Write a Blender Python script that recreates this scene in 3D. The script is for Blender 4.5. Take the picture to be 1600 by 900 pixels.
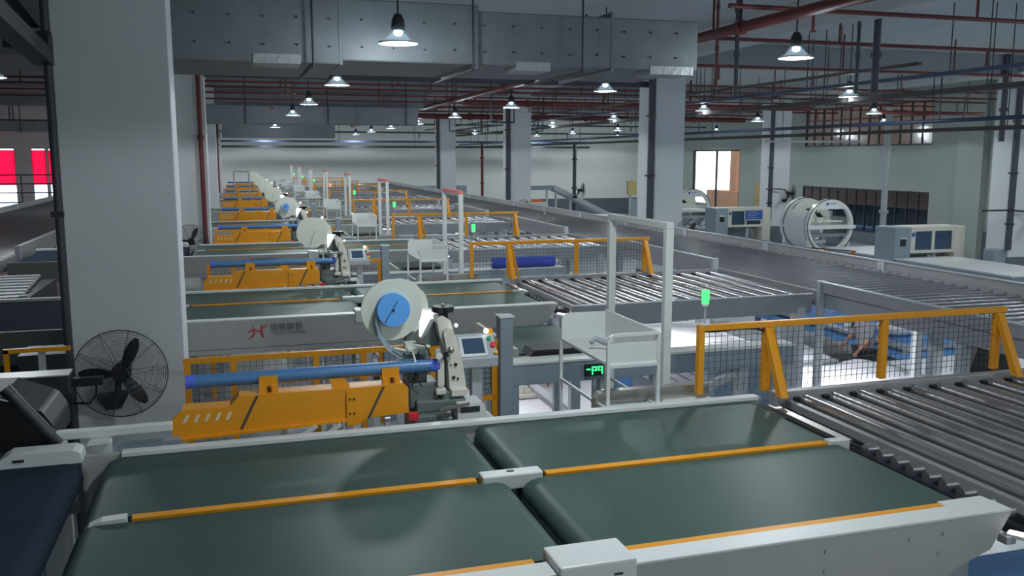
import bpy, math, random
from mathutils import Vector, Matrix
random.seed(7)
PI = math.pi
SC = bpy.context.scene
COL = SC.collection
for o in list(bpy.data.objects): bpy.data.objects.remove(o)

# ------------------------------------------------------------------ camera
FL = -1.6                       # floor level of the hall
cam_d = bpy.data.cameras.new('camera'); cam = bpy.data.objects.new('camera', cam_d); COL.objects.link(cam)
cam_d.sensor_width = 36; cam_d.lens = 1402/1600*36; cam_d.clip_end = 400; cam_d.clip_start = .05
yaw, pitch, roll = math.radians(17.1), math.radians(8.36), math.radians(.04)
fw = Vector((math.sin(yaw)*math.cos(pitch), math.cos(yaw)*math.cos(pitch), -math.sin(pitch)))
rt = Vector((math.cos(yaw), -math.sin(yaw), 0)); up = rt.cross(fw)
cam.matrix_world = Matrix(((rt.x, up.x, -fw.x, 0), (rt.y, up.y, -fw.y, 0), (rt.z, up.z, -fw.z, 2.75), (0, 0, 0, 1)))
SC.camera = cam
# ------------------------------------------------------------------ sky, exposure
w = bpy.data.worlds.new('sky'); SC.world = w; w.use_nodes = True
bg = w.node_tree.nodes['Background']; bg.inputs[0].default_value = (.86, .92, 1, 1); bg.inputs[1].default_value = 9.0
SC.view_settings.view_transform = 'Standard'; SC.view_settings.look = 'None'
SC.view_settings.gamma = 1; SC.view_settings.use_curve_mapping = False
SC.view_settings.exposure = -1.45
LAMP_W = 600.0; POINT_W = 160.0
LAMP_COL = (.90, .97, 1.0)

# ------------------------------------------------------------------ materials
def mat(name, c, rough=.5, metal=0, emit=0, var=.06, scale=6, bump=0, spec=.5, trans=0, alpha=1, stretch=None):
    m = bpy.data.materials.new(name); m.use_nodes = True
    nt = m.node_tree; b = nt.nodes['Principled BSDF']
    b.inputs['Roughness'].default_value = rough; b.inputs['Metallic'].default_value = metal
    b.inputs['Specular IOR Level'].default_value = spec
    b.inputs['Alpha'].default_value = alpha
    if trans: b.inputs['Transmission Weight'].default_value = trans
    b.inputs['Base Color'].default_value = (*c, 1)
    tc = nt.nodes.new('ShaderNodeTexCoord'); nz = nt.nodes.new('ShaderNodeTexNoise')
    nz.inputs['Scale'].default_value = scale; nz.inputs['Detail'].default_value = 5
    if stretch:
        mp = nt.nodes.new('ShaderNodeMapping'); mp.inputs['Scale'].default_value = stretch
        nt.links.new(tc.outputs['Object'], mp.inputs[0]); nt.links.new(mp.outputs[0], nz.inputs['Vector'])
    else: nt.links.new(tc.outputs['Object'], nz.inputs['Vector'])
    if var:
        r = nt.nodes.new('ShaderNodeMapRange'); r.inputs[3].default_value = 1-var*2; r.inputs[4].default_value = 1+var*2
        mx = nt.nodes.new('ShaderNodeMix'); mx.data_type = 'RGBA'; mx.blend_type = 'MULTIPLY'; mx.inputs[0].default_value = 1
        mx.inputs[6].default_value = (*c, 1)
        nt.links.new(nz.outputs[0], r.inputs[0]); nt.links.new(r.outputs[0], mx.inputs[7]); nt.links.new(mx.outputs[2], b.inputs['Base Color'])
    if bump:
        bp = nt.nodes.new('ShaderNodeBump'); bp.inputs['Strength'].default_value = bump; bp.inputs['Distance'].default_value = .02
        nt.links.new(nz.outputs[0], bp.inputs['Height']); nt.links.new(bp.outputs[0], b.inputs['Normal'])
    if emit:
        b.inputs['Emission Color'].default_value = (*c, 1); b.inputs['Emission Strength'].default_value = emit
    return m
M = dict(
 wall=mat('painted_wall', (.82, .84, .82), .85, var=.03, scale=1.2),
 column=mat('painted_concrete', (.68, .71, .74), .8, var=.03, scale=1.5),
 dado=mat('grey_dado_paint', (.13, .16, .19), .6, var=.05, scale=2),
 ceil=mat('ceiling_concrete', (.50, .53, .55), .9, var=.05, scale=.7),
 beam=mat('beam_concrete', (.30, .32, .35), .9, var=.06, scale=.8),
 floor=mat('epoxy_floor', (.36, .40, .42), .35, var=.08, scale=.8),
 duct=mat('foil_duct_wrap', (.20, .225, .25), .5, metal=.1, var=.1, scale=3, bump=.5),
 foil=mat('shiny_foil_tape', (.45, .48, .50), .45, metal=.5, var=.1, scale=9, bump=.6),
 panelgrey=mat('pale_grey_panel_enamel', (.40, .41, .40), .45, var=.03, scale=2),
 leftgrey=mat('dull_grey_panel', (.20, .20, .20), .5, var=.04, scale=2),
 white=mat('white_enamel', (.70, .73, .73), .4, var=.02, scale=3),
 grey=mat('grey_enamel', (.36, .40, .43), .45, var=.03, scale=3),
 bluegrey=mat('blue_grey_enamel', (.27, .34, .40), .45, var=.03, scale=3),
 cream=mat('cream_enamel', (.68, .66, .58), .4, var=.02, scale=3),
 belt=mat('green_conveyor_belt', (.050, .090, .082), .45, var=.07, scale=2.2, bump=.03, spec=.18),
 bluebelt=mat('slate_blue_conveyor_belt', (.026, .036, .055), .85, var=.07, scale=2, spec=.03),
 yellow=mat('safety_yellow_paint', (.77, .32, .009), .42, var=.05, scale=4),
 slot=mat('pale_slot', (.75, .68, .5), .5),
 black=mat('black_plastic', (.012, .013, .016), .45, var=.1),
 dark=mat('dark_metal', (.045, .05, .06), .45, metal=.4, var=.08),
 steel=mat('brushed_steel', (.46, .45, .42), .33, metal=.85, var=.08, scale=3, stretch=(1, 30, 30)),
 roller=mat('zinc_roller', (.43, .43, .45), .25, metal=.82, var=.06, scale=4),
 rail=mat('aluminium_rail', (.36, .37, .385), .42, metal=.4, var=.06),
 post=mat('alu_post', (.55, .57, .60), .4, metal=.3, var=.03),
 bluetube=mat('blue_tube', (.07, .20, .42), .35, var=.07, scale=5),
 bluecap=mat('blue_tube_end', (.10, .17, .80), .4),
 bluedisc=mat('bright_blue_foam', (.12, .42, .95), .5, var=.03),
 pale=mat('pale_green_white', (.70, .73, .64), .45, var=.02),
 castgrey=mat('cast_grey_green', (.13, .16, .155), .4, var=.08, scale=6),
 redpipe=mat('red_pipe_paint', (.15, .028, .027), .5, var=.1),
 pinkred=mat('coral_red_bar', (.85, .22, .18), .45, var=.02),
 darkpipe=mat('dark_pipe_paint', (.060, .066, .085), .5, var=.1),
 bluepipe=mat('navy_tray_paint', (.04, .065, .13), .5, var=.1),
 brownpipe=mat('brown_tray_paint', (.07, .062, .06), .55, var=.12),
 wire=mat('dark_wire', (.07, .08, .10), .5, metal=.3, var=0),
 red=mat('red_button', (.75, .03, .04), .35, var=0),
 amber=mat('amber_button', (.8, .45, .03), .35, var=0),
 green=mat('green_button', (.03, .35, .2), .35, var=0),
 screen=mat('dim_touch_screen', (.05, .09, .15), .12, var=.05),
 fabric=mat('white_quilt_fabric', (.78, .79, .85), .9, var=.05, scale=5, bump=.6),
 blue=mat('blue_quilt_fabric', (.12, .30, .62), .85, var=.05, scale=5, bump=.5),
 brown=mat('orange_brown_facade', (.45, .24, .14), .8, var=.15, scale=.5),
 facade=mat('taupe_facade', (.17, .115, .085), .85, var=.2, scale=.4),
 skin=mat('skin', (.45, .24, .16), .6, var=.03), hair=mat('black_hair', (.015, .012, .01), .7),
 shirt=mat('grey_shirt_cloth', (.30, .31, .34), .85), trouser=mat('black_trouser_cloth', (.03, .03, .035), .85),
 shirt2=mat('taupe_shirt_cloth', (.30, .25, .21), .85, var=.25, scale=25),
 logored=mat('red_print', (.5, .03, .03), .5, var=0), print_=mat('grey_print', (.14, .16, .16), .5, var=0),
 blueprint=mat('blue_print', (.02, .10, .40), .5, var=0),
 glow=mat('lamp_diffuser_glow', (.86, .95, 1), .5, emit=5, var=0),
 bulb=mat('lamp_bulb_glow', (.92, .98, 1), .5, emit=40, var=0),
 lgreen=mat('green_signal_glow', (.03, 1, .09), .4, emit=9, var=0),
 lorange=mat('orange_signal_glow', (1, .16, .03), .4, emit=8, var=0),
 lplate=mat('backlit_white_plate', (.95, .97, 1), .5, emit=2.4, var=0),  # emission paints brightness onto a plain white plate
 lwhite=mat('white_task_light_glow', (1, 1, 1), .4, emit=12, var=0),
 dgreen=mat('green_display_glow', (.03, 1, .2), .4, emit=7, var=0),
)
def special():
    m = bpy.data.materials.new('red_translucent_curtain'); m.use_nodes = True; nt = m.node_tree; nt.nodes.clear()
    o = nt.nodes.new('ShaderNodeOutputMaterial'); t = nt.nodes.new('ShaderNodeBsdfTranslucent'); d = nt.nodes.new('ShaderNodeBsdfDiffuse')
    nz = nt.nodes.new('ShaderNodeTexNoise'); nz.inputs['Scale'].default_value = 3
    cr = nt.nodes.new('ShaderNodeMix'); cr.data_type = 'RGBA'; cr.inputs[6].default_value = (.95, .004, .03, 1); cr.inputs[7].default_value = (1, .012, .07, 1)
    nt.links.new(nz.outputs[0], cr.inputs[0])
    a = nt.nodes.new('ShaderNodeAddShader'); t.inputs[0].default_value = (1, .01, .05, 1); d.inputs[0].default_value = (.2, .01, .02, 1)
    nt.links.new(cr.outputs[2], t.inputs[0]); nt.links.new(t.outputs[0], a.inputs[0]); nt.links.new(d.outputs[0], a.inputs[1]); nt.links.new(a.outputs[0], o.inputs[0])
    M['curtain'] = m
    for nm, col, fac in (('window_glass', (.9, .95, 1), .85), ('tinted_glass', (.62, .60, .60), .75), ('dark_glass', (.16, .24, .34), .75), ('clear_shade', (.8, .9, .95), .7)):
        g = bpy.data.materials.new(nm); g.use_nodes = True; nt = g.node_tree; nt.nodes.clear()
        o = nt.nodes.new('ShaderNodeOutputMaterial'); t = nt.nodes.new('ShaderNodeBsdfTransparent'); s = nt.nodes.new('ShaderNodeBsdfGlossy'); mx = nt.nodes.new('ShaderNodeMixShader')
        t.inputs[0].default_value = (*col, 1); s.inputs['Roughness'].default_value = .1; s.inputs[0].default_value = (.7, .75, .8, 1)
        if nm == 'clear_shade': s.inputs['Roughness'].default_value = .35; mx.inputs[0].default_value = .16
        else: mx.inputs[0].default_value = .10
        nt.links.new(t.outputs[0], mx.inputs[1]); nt.links.new(s.outputs[0], mx.inputs[2]); nt.links.new(mx.outputs[0], o.inputs[0])
        M[nm] = g
special()

# ------------------------------------------------------------------ mesh builder
ORG = {}; KIDS = {}
class MB:
    def __init__(s): s.v = []; s.f = []; s.sm = []
    def add(s, vs, fs, sm=False):
        n = len(s.v); s.v += [tuple(v) for v in vs]; s.f += [tuple(i+n for i in f) for f in fs]; s.sm += [sm]*len(fs); return s
    def box(s, x0, x1, y0, y1, z0, z1, R=None, c=None):
        vs = [Vector((x, y, z)) for z in (z0, z1) for y in (y0, y1) for x in (x0, x1)]
        if R is not None:
            c = Vector(c if c else ((x0+x1)/2, (y0+y1)/2, (z0+z1)/2)); vs = [c + R @ (v-c) for v in vs]
        return s.add(vs, [(0,2,3,1), (4,5,7,6), (0,1,5,4), (2,6,7,3), (0,4,6,2), (1,3,7,5)])
    def bar(s, p, q, w, h=None):
        p, q = Vector(p), Vector(q); d = (q-p).normalized(); h = h or w
        a = d.cross(Vector((0, 0, 1)));
        if a.length < 1e-3: a = Vector((1, 0, 0))
        a.normalize(); b = a.cross(d); vs = []
        for e in (p, q):
            for i, j in ((-1,-1), (1,-1), (1,1), (-1,1)): vs.append(e + a*i*w/2 + b*j*h/2)
        return s.add(vs, [(0,1,2,3), (7,6,5,4), (0,4,5,1), (1,5,6,2), (2,6,7,3), (3,7,4,0)])
    def cyl(s, p, q, r, n=12, r2=None, caps=True):
        p, q = Vector(p), Vector(q); d = (q-p).normalized(); r2 = r if r2 is None else r2
        a = d.orthogonal().normalized(); b = d.cross(a)
        ring = lambda c, rr: [c + (a*math.cos(2*PI*i/n) + b*math.sin(2*PI*i/n))*rr for i in range(n)]
        A, B = ring(p, r), ring(q, r2)
        s.add(A+B, [(i, (i+1) % n, n+(i+1) % n, n+i) for i in range(n)], True)
        if caps: s.add(A, [tuple(reversed(range(n)))]); s.add(B, [tuple(range(n))])
        return s
    def prism(s, pts, ax, lo, hi, smooth=False):
        m = {'x': lambda a, b, t: (t, a, b), 'y': lambda a, b, t: (a, t, b), 'z': lambda a, b, t: (a, b, t)}[ax]
        n = len(pts); A = [m(a, b, lo) for a, b in pts]; B = [m(a, b, hi) for a, b in pts]
        s.add(A+B, [(i, (i+1) % n, n+(i+1) % n, n+i) for i in range(n)], smooth)
        s.add(A, [tuple(reversed(range(n)))]); s.add(B, [tuple(range(n))]); return s
    def lathe(s, prof, c, n=20, axis='z'):
        vs = []
        for r, h in prof:
            for i in range(n):
                x, y = r*math.cos(2*PI*i/n), r*math.sin(2*PI*i/n)
                vs.append((c[0]+x, c[1]+y, c[2]+h) if axis == 'z' else (c[0]+x, c[1]+h, c[2]+y))
        fs = [(k*n+i, k*n+(i+1) % n, (k+1)*n+(i+1) % n, (k+1)*n+i) for k in range(len(prof)-1) for i in range(n)]
        return s.add(vs, fs, True)
    def tube(s, path, r, n=6, closed=False):
        path = [Vector(p) for p in path]; N = len(path); vs = []
        for k, p in enumerate(path):
            t = (path[(k+1) % N]-path[k-1]) if closed else (path[min(k+1, N-1)]-path[max(k-1, 0)])
            t.normalize(); a = t.cross(Vector((0, .13, 1))).normalized(); b = t.cross(a)
            for i in range(n): vs.append(p + (a*math.cos(2*PI*i/n)+b*math.sin(2*PI*i/n))*r)
        fs = [(k*n+i, k*n+(i+1) % n, ((k+1) % N)*n+(i+1) % n, ((k+1) % N)*n+i) for k in range(N if closed else N-1) for i in range(n)]
        return s.add(vs, fs, True)
    def sphere(s, c, r, n=12, m=8, sc=(1, 1, 1)):
        vs = []; 
        for j in range(m+1):
            for i in range(n):
                t, p = PI*j/m, 2*PI*i/n
                vs.append((c[0]+sc[0]*r*math.sin(t)*math.cos(p), c[1]+sc[1]*r*math.sin(t)*math.sin(p), c[2]+sc[2]*r*math.cos(t)))
        return s.add(vs, [(j*n+i, (j+1)*n+i, (j+1)*n+(i+1) % n, j*n+(i+1) % n) for j in range(m) for i in range(n)], True)
    def build(s, name, m, parent=None, bevel=0, **props):
        me = bpy.data.meshes.new(name); org = ORG.get(parent.name, Vector((0, 0, 0))) if parent else Vector((0, 0, 0))
        own = props.pop('loc', None); own = Vector(own) if own else org
        me.from_pydata([tuple(Vector(v)-own) for v in s.v], [], s.f); me.polygons.foreach_set('use_smooth', s.sm)
        me.materials.append(M[m] if isinstance(m, str) else m); me.update()
        o = bpy.data.objects.new(name, me); COL.objects.link(o); o.location = own-org; ORG[o.name] = own
        if parent: o.parent = parent; KIDS.setdefault(parent.name, []).append(o)
        if bevel:
            b = o.modifiers.new('bevel', 'BEVEL'); b.width = bevel; b.segments = 2; b.limit_method = 'ANGLE'
        for k, v in props.items(): o[k] = v
        return o
def thing(name, label, cat, loc=(0, 0, 0), group=None):
    o = bpy.data.objects.new(name, None); COL.objects.link(o); o.location = loc; o.empty_display_size = .1
    ORG[o.name] = Vector(loc); o['label'] = label; o['category'] = cat
    if group: o['group'] = group
    return o
def dup(o, d=(0, 0, 0), label=None, parent=None, group=None):
    c = o.copy(); COL.objects.link(c); c.parent = parent
    if parent is None:
        c.location = Vector(o.location)+Vector(d)
        if label: c['label'] = label
        if group: c['group'] = group
    ORG[c.name] = ORG[o.name] + Vector(d)
    for k in KIDS.get(o.name, []):
        kc = dup(k, d, parent=c); KIDS.setdefault(c.name, []).append(kc)
    return c
def struct(name, mb, m, parent=None, **k):
    return mb.build(name, m, parent, kind='structure', **k) if parent is None else mb.build(name, m, parent, **k)
def single(name, mb, m, label, cat, group=None, bevel=0, loc=None):
    o = mb.build(name, m, None, bevel, label=label, category=cat, **({'loc': loc} if loc else {}))
    if group: o['group'] = group
    return o
def shift_mesh(parent): return parent
S = 6.72
NR = 8
ORD = ['nearest', 'second', 'third', 'fourth', 'fifth', 'sixth', 'seventh', 'farthest']

# ------------------------------------------------------------------ the hall
X0, X1, Y0, Y1, ZC = -17.0, 30.0, -4.0, 63.4, 5.85
struct('floor', MB().box(X0-.3, X1+.3, Y0-.3, Y1+.3, FL-.2, FL), 'floor')
struct('ceiling', MB().box(X0-.3, X1+.3, Y0-.3, Y1+.3, ZC, ZC+.2), 'ceil')
def wall_with_holes(name, axis, pos, thick, lo, hi, holes):
    """holes: (a0, a1, z0, z1) sorted along the wall; returns the wall mesh above, below and between them"""
    def seg(mb, a0, a1, z0, z1):
        if a1-a0 < .01 or z1-z0 < .01: return
        if axis == 'x': mb.box(pos, pos+thick, a0, a1, z0, z1)
        else: mb.box(a0, a1, pos, pos+thick, z0, z1)
    up_, low = MB(), MB(); D = -.40
    cuts = sorted({lo, hi} | {h[0] for h in holes} | {h[1] for h in holes})
    for a, b in zip(cuts, cuts[1:]):
        hs = sorted([h for h in holes if h[0] <= a+.001 and h[1] >= b-.001], key=lambda h: h[2]); z = FL
        for h in hs+[(0, 0, ZC, ZC)]:
            if z < D: seg(low, a, b, z, min(D, h[2])); seg(up_, a, b, D, max(D, h[2]))
            else: seg(up_, a, b, z, h[2])
            z = h[3]
    o = struct(name, up_, 'wall')
    low.build('dado', 'dado', o)
    return o
W_R = [(28.0-4.2, 28.0+.4, -.35, 1.09), (33.4, 42.9, -1.0, 1.13), (33.4, 42.9, 3.25, 5.25), (49.5, 55.5, FL, 3.14)]
M['wall_pale'] = M['wall']; M['wall'] = M['wall_green'] = mat('painted_wall_grey_green', (.32, .36, .345), .85, var=.03, scale=1.2)
wall_with_holes('wall_right', 'x', X1, .25, Y0, Y1, W_R)
M['wall'] = M['wall_pale']
W_B = [(x, x+1.0, -.48, 3.25) for x in (-16.2, -14.4, -12.15, -10.75, -9.35)]
W_B[2] = (-12.15, -11.3, -.48, 3.25); W_B[3] = (-11.2, -10.2, -.48, 3.25)
W_B[1] = (-14.4, -13.05, -.48, 3.25)
wall_with_holes('wall_back', 'y', Y1, .25, X0, X1, W_B)
wall_with_holes('wall_left', 'x', X0-.25, .25, Y0, Y1, [])
wall_with_holes('wall_front', 'y', Y0-.25, .25, X0, X1, [])
# beams along the column lines
for i, y in enumerate((9.57, 23.0, 36.45, 49.9)):
    struct('beam_cross', MB().box(X0, X1, y-.25, y+.25, 5.22, ZC+.02), 'beam')
for i, x in enumerate((-13.6, -1.08, 11.43, 23.95)):
    struct('beam_long', MB().box(x-.25, x+.25, Y0, Y1, 5.3, ZC+.02), 'ceil')
# columns with a grey painted foot and a dark downpipe each
COLS = [(x, y) for x in (-13.6, -1.08, 11.43, 23.95) for y in (9.12, 22.56, 36.0, 49.44)]
COLS = [((-1.03 if (x == -1.08 and y < 10) else x), y) for x, y in COLS]
for x, y in COLS:
    hw = .48 if abs(x) > 2 else .495; dp = .90 if abs(x+1.03) > .01 else .72
    c = struct('column', MB().box(x-hw, x+hw, y, y+dp, -.45, 5.35), 'column', bevel=.012)
    MB().box(x-hw-.004, x+hw+.004, y-.004, y+dp+.004, FL, -.45).build('painted_foot', 'dado', c)
    if x < -5: continue
    r = .038 if (x < 0 and y < 12) else (.07 if x < 0 else .10)
    if not (x < 0 and y > 12):
        p = MB().cyl((x-hw-r*.6, y-.5*r, -.2 if r > .05 else FL), (x-hw-r*.6, y-.5*r, 4.9), r, 12); p.build('downpipe', 'darkpipe', c)
        q = MB()
        for z in (.6, 2.2, 3.8): q.box(x-hw-2*r-.01, x-hw+.02, y-r*1.6, y+.02, z, z+.05)
        q.build('pipe_clamp', 'dark', c)
# narrow wall piers and lintel on the right wall
struct('trim_1', MB().box(X1-.25, X1, 45.6, 47.5, FL, ZC-.01), 'wall_green')
struct('trim_2', MB().box(X1-.3, X1, 30.2, 31.6, FL, ZC-.01), 'wall_green')
struct('trim_3', MB().box(X1-.6, X1, 57.5, 59, FL, ZC-.01), 'wall_green')

def window(idx, y0, y1, z0, z1, ncol, rows, glass, low=None, x=X1):
    fr = MB(); t = .07
    fr.box(x+.03, x+.13, y0, y1, z0, z0+t).box(x+.03, x+.13, y0, y1, z1-t, z1).box(x+.03, x+.13, y0, y0+t, z0, z1).box(x+.03, x+.13, y1-t, y1, z0, z1)
    win = struct('window_%d' % idx, fr, 'dark')
    dy = (y1-y0)/ncol; zs = [z0]+rows+[z1]
    for k in range(1, ncol): MB().box(x+.04, x+.12, y0+k*dy-.035, y0+k*dy+.035, z0+t, z1-t).build('mullion', 'dark', win)
    for z in rows: MB().box(x+.035, x+.125, y0+t, y1-t, z-.03, z+.03).build('transom', 'dark', win)
    for k in range(ncol):
        for a, b in zip(zs, zs[1:]):
            MB().box(x+.07, x+.078, y0+k*dy+.03, y0+(k+1)*dy-.03, a+.03, b-.03).build('pane', (low if (low and a == z0) else glass), win)
window(1, 33.4, 42.9, 3.25, 5.25, 13, [3.95, 4.6], 'tinted_glass')
window(2, 33.4, 42.9, -1.0, 1.13, 13, [.35], 'tinted_glass', 'dark_glass')
window(3, 23.8, 28.4, -.35, 1.09, 5, [.45], 'tinted_glass')
def bwindow(idx, x0, x1, curtain=True):
    f = MB(); y = Y1+.06
    for a in (x0, x1-.05): f.box(a, a+.05, y, y+.08, -.48, 3.25)
    for z in (-.48, .45, 1.0, 3.2): f.box(x0, x1, y, y+.08, z, z+.05)
    win = struct('window_%d' % idx, f, 'grey')
    for a, b in ((-.43, .45), (.5, 1.0), (1.05, 3.2)): MB().box(x0+.05, x1-.05, y+.03, y+.038, a, b).build('pane', 'window_glass', win)
    c = MB(); n = 24; vs = []; 
    for i in range(n+1):
        xx = x0+.03+(x1-x0-.06)*i/n; yy = Y1+.03+.012*math.sin(i*1.9)
        vs += [(xx, yy, .95), (xx, yy, 3.12)]
    c.add(vs, [(2*i, 2*i+2, 2*i+3, 2*i+1) for i in range(n)], True)
    single('curtain', c, 'curtain', ['', '', '', '', 'bright red curtain in the back wall window at the left edge', 'bright red curtain in the narrow window beside the wide pier on the left', 'bright red curtain glowing beside the black downpipe', 'red curtain hidden behind the big column', 'red curtain in the leftmost window, outside the frame'][idx], 'curtain')
bwindow(4, -14.4, -13.05); bwindow(5, -12.15, -11.3); bwindow(6, -11.2, -10.2); bwindow(7, -9.35, -8.35); bwindow(8, -16.2, -15.2)
# handrails in front of the left windows
t = thing('window_railing', 'dark four rail metal railing crossing the red curtained windows on the left', 'railing', (-12, 62.4, FL))
for z in (-.1, .5, 1.05, 1.6): MB().cyl((-16.8, 62.4, z), (-8, 62.4, z), .035, 8).build('rail', 'darkpipe', t)
for x in (-16.7, -12.6, -8.05): MB().cyl((x, 62.4, FL), (x, 62.4, 1.62), .04, 8).build('post', 'darkpipe', t)
# doorway on the right wall: frame, outside pillar
df = MB()
for y in (49.5, 52.4, 55.42): df.box(X1+.02, X1+.14, y, y+.08, FL, 3.14)
df.box(X1+.02, X1+.14, 49.5, 55.5, 3.06, 3.14)
door = struct('door_1', df, 'dark')
t = thing('outside_pillar', 'orange brown pillar with a crate front standing outside the bright doorway', 'pillar', (33, 51.5, FL))
MB().box(33, 33.6, 54.9, 55.7, FL, 6).build('shaft', 'brown', t); MB().box(32.8, 34.1, 54.0, 58.5, FL, .35).build('plinth', 'brown', t)
t = thing('outside_building', 'orange brown factory building seen through the right hand windows', 'building', (37, 34, FL))
MB().box(38, 39, 10, 56, FL, 12).build('wall', 'facade', t)
for k in range(9): MB().box(37.9, 38.02, 12+k*4, 13.2+k*4, 2.2, 2.9).build('window', 'dark', t)
MB().box(37.2, 38.0, 12, 55, 1.0, 1.15).build('canopy', 'white', t)
single('outside_ground', MB().box(-40, 60, -40, 120, FL-.5, FL-.21), 'floor', 'pale ground outside the hall', 'ground')
bpy.data.objects['outside_ground']['kind'] = 'structure'

# ------------------------------------------------------------------ lamps
def make_lamp(label):
    L = thing('high_bay_lamp', label, 'lamp', (0, 0, 0), 'high bay lamps hanging from the ceiling')
    MB().cyl((0, 0, .30), (0, 0, 1.725), .012, 8).build('stem', 'dark', L)
    MB().lathe([(.0, .34), (.045, .34), (.06, .30), (.075, .28), (.085, .20), (.085, .15), (.07, .14), (0, .14)], (0, 0, 0), 16).build('ballast', 'dark', L)
    MB().sphere((0, 0, .12), .055, 12, 8, (1, 1, .8)).build('bulb', 'bulb', L)
    sh = MB().lathe([(.075, .17), (.09, .13), (.15, .05), (.235, .0), (.24, -.012)], (0, 0, 0), 28).build('shade', 'clear_shade', L)
    MB().lathe([(.24, -.015), (.245, 0), (.235, .006), (.22, -.004)], (0, 0, 0), 28).build('rim', 'white', sh)
    MB().lathe([(.0, -.005), (.12, -.008), (.232, -.004)], (0, 0, 0), 28).build('diffuser', 'glow', L)
    ld = bpy.data.lights.new('lamp_light', 'SPOT'); ld.energy = LAMP_W; ld.color = LAMP_COL; ld.spot_size = math.radians(162); ld.spot_blend = .12; ld.shadow_soft_size = .16
    lo = bpy.data.objects.new('lamp_light', ld); COL.objects.link(lo); lo.location = (0, 0, -.05); lo.parent = L; ORG[lo.name] = Vector((0, 0, -.05))
    KIDS[L.name].append(lo)
    pd = bpy.data.lights.new('lamp_side_light', 'POINT'); pd.energy = POINT_W; pd.color = LAMP_COL; pd.shadow_soft_size = .12
    po = bpy.data.objects.new('lamp_side_light', pd); COL.objects.link(po); po.location = (0, 0, -.04); po.parent = L; ORG[po.name] = Vector((0, 0, -.04)); KIDS[L.name].append(po)
    return L
LX = [-4.0, 2.0, 7.65, 13.8, 20.0, 26.0]  # last line of lamps is added to lighten the right wall
LN = ['left of the big column', 'above the sewing heads', 'above the long roller conveyor', 'right of the central columns', 'above the quilting machines', 'beside the right wall']
proto = None
for i, x in enumerate(LX):
    for k in range(-1, 9):
        y = 4.4+6.85*k
        if (i == 0 and k not in (2, 4, 6, 8)) or (i == 2 and k == 0): continue
        lab = 'high bay lamp %s, %s along its row' % (LN[i], ('far behind the camera', 'just behind the camera', 'first', 'second', 'third', 'fourth', 'fifth', 'sixth', 'seventh', 'last')[k+1])
        if proto is None: proto = make_lamp(lab); o = proto
        else: o = dup(proto, label=lab)
        o.location = (x, y, 4.13)

# ------------------------------------------------------------------ ducts, trays and pipes
t = thing('ventilation_duct', 'big foil wrapped ventilation duct crossing overhead near the top, dotted with pins', 'duct', (2, 12.3, 4.07))
secs = [-9.0, -4.0, -.9, 1.42, 3.28, 5.3, 6.68]
for a, b in zip(secs, secs[1:]):
    bot = 4.0 if a > 1 else 3.95
    MB().box(a+.005, b-.005, 12.3, 14.5, bot, 4.72 if a > 3 else 4.80).build('duct_section', 'duct', t, .02)
for x in secs[1:-1]: MB().box(x-.02, x+.02, 12.292, 14.51, 3.945, 4.80).build('flange', 'duct', t)
for k, (x, wd) in enumerate(((.6, .6), (4.1, .5), (6.25, .7))):
    MB().box(x-wd/2, x+wd/2, 12.29, 12.9, 3.94, 4.06).build('foil_patch', 'foil', t)
for x in [-.4+.42*i for i in range(17)]:
    for z in (4.18, 4.53): MB().cyl((x, 12.27, z+.01*math.sin(x*9)), (x, 12.31, z), .012, 8).build('pin', 'dark', t)
for x in (1.05, 3.2, 4.8):
    MB().cyl((x, 12.2, 3.9), (x, 12.2, ZC), .014, 8).build('hanger_rod', 'dark', t)
    MB().cyl((x, 12.2, 3.93), (x, 14.6, 3.93), .02, 8).build('hanger_bar', 'dark', t)
t = thing('rear_duct', 'pale rectangular duct hanging below the second cross beam in the distance', 'duct', (3, 36, 3.95))
for a, b in ((-.9, 1.5), (1.5, 4.6), (4.6, 7.0)): MB().box(a+.01, b-.01, 35.2, 36.3, 3.95, 4.62).build('duct_section', 'duct', t, .02)
for x in (1.5, 4.6): MB().box(x-.03, x+.03, 35.18, 36.32, 3.93, 4.64).build('flange', 'duct', t)
for x in (.5, 3.5, 6.5): MB().cyl((x, 35.1, 3.93), (x, 35.1, ZC), .02, 8).build('hanger_rod', 'dark', t)
single('soffit_box', MB().box(-.6, 7.6, 36.48, 37.3, 4.67, 5.22), 'beam', 'dark grey box beam behind the pale rear duct', 'beam')
t = thing('left_duct', 'dull foil duct at the top left between the column bracket and the lamp', 'duct', (-8, 24, 4.9))
for a, b in ((-16, -9), (-9, -4.25)): MB().box(a, b-.02, 24, 25.5, 4.9, 5.3).build('duct_section', 'foil', t, .03)
for x in (-12, -6): MB().cyl((x, 23.95, 4.88), (x, 23.95, ZC), .02, 8).build('hanger_rod', 'dark', t)
t = thing('left_duct', 'long foil duct above the red curtained windows on the left', 'duct', (-10, 50, 3.7))
for a, b in ((-16.5, -12), (-12, -8.3)): MB().box(a, b-.03, 50.4, 51.6, 3.95, 4.5).build('duct_section', 'foil', t, .03)
for x in (-14, -10): MB().cyl((x, 50.3, 3.9), (x, 50.3, ZC), .02, 8).build('hanger_rod', 'dark', t)
t = thing('column_bracket', 'black steel bracket beam at the top left running to the big column', 'bracket', (-1.6, 8, 3.7))
MB().bar((-1.62, 4.5, 4.05), (-1.58, 9.12, 3.62), .16, .14).build('beam', 'dark', t); MB().box(-1.86, -1.5, 8.9, 9.12, 3.68, 3.82).build('plate', 'black', t)
MB().bar((-1.75, 7.0, 4.35), (-1.60, 8.9, 3.9), .10, .10).build('brace', 'dark', t); MB().box(-1.74, -1.66, 4.5, 4.6, 4.0, ZC).build('hanger', 'dark', t)
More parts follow.
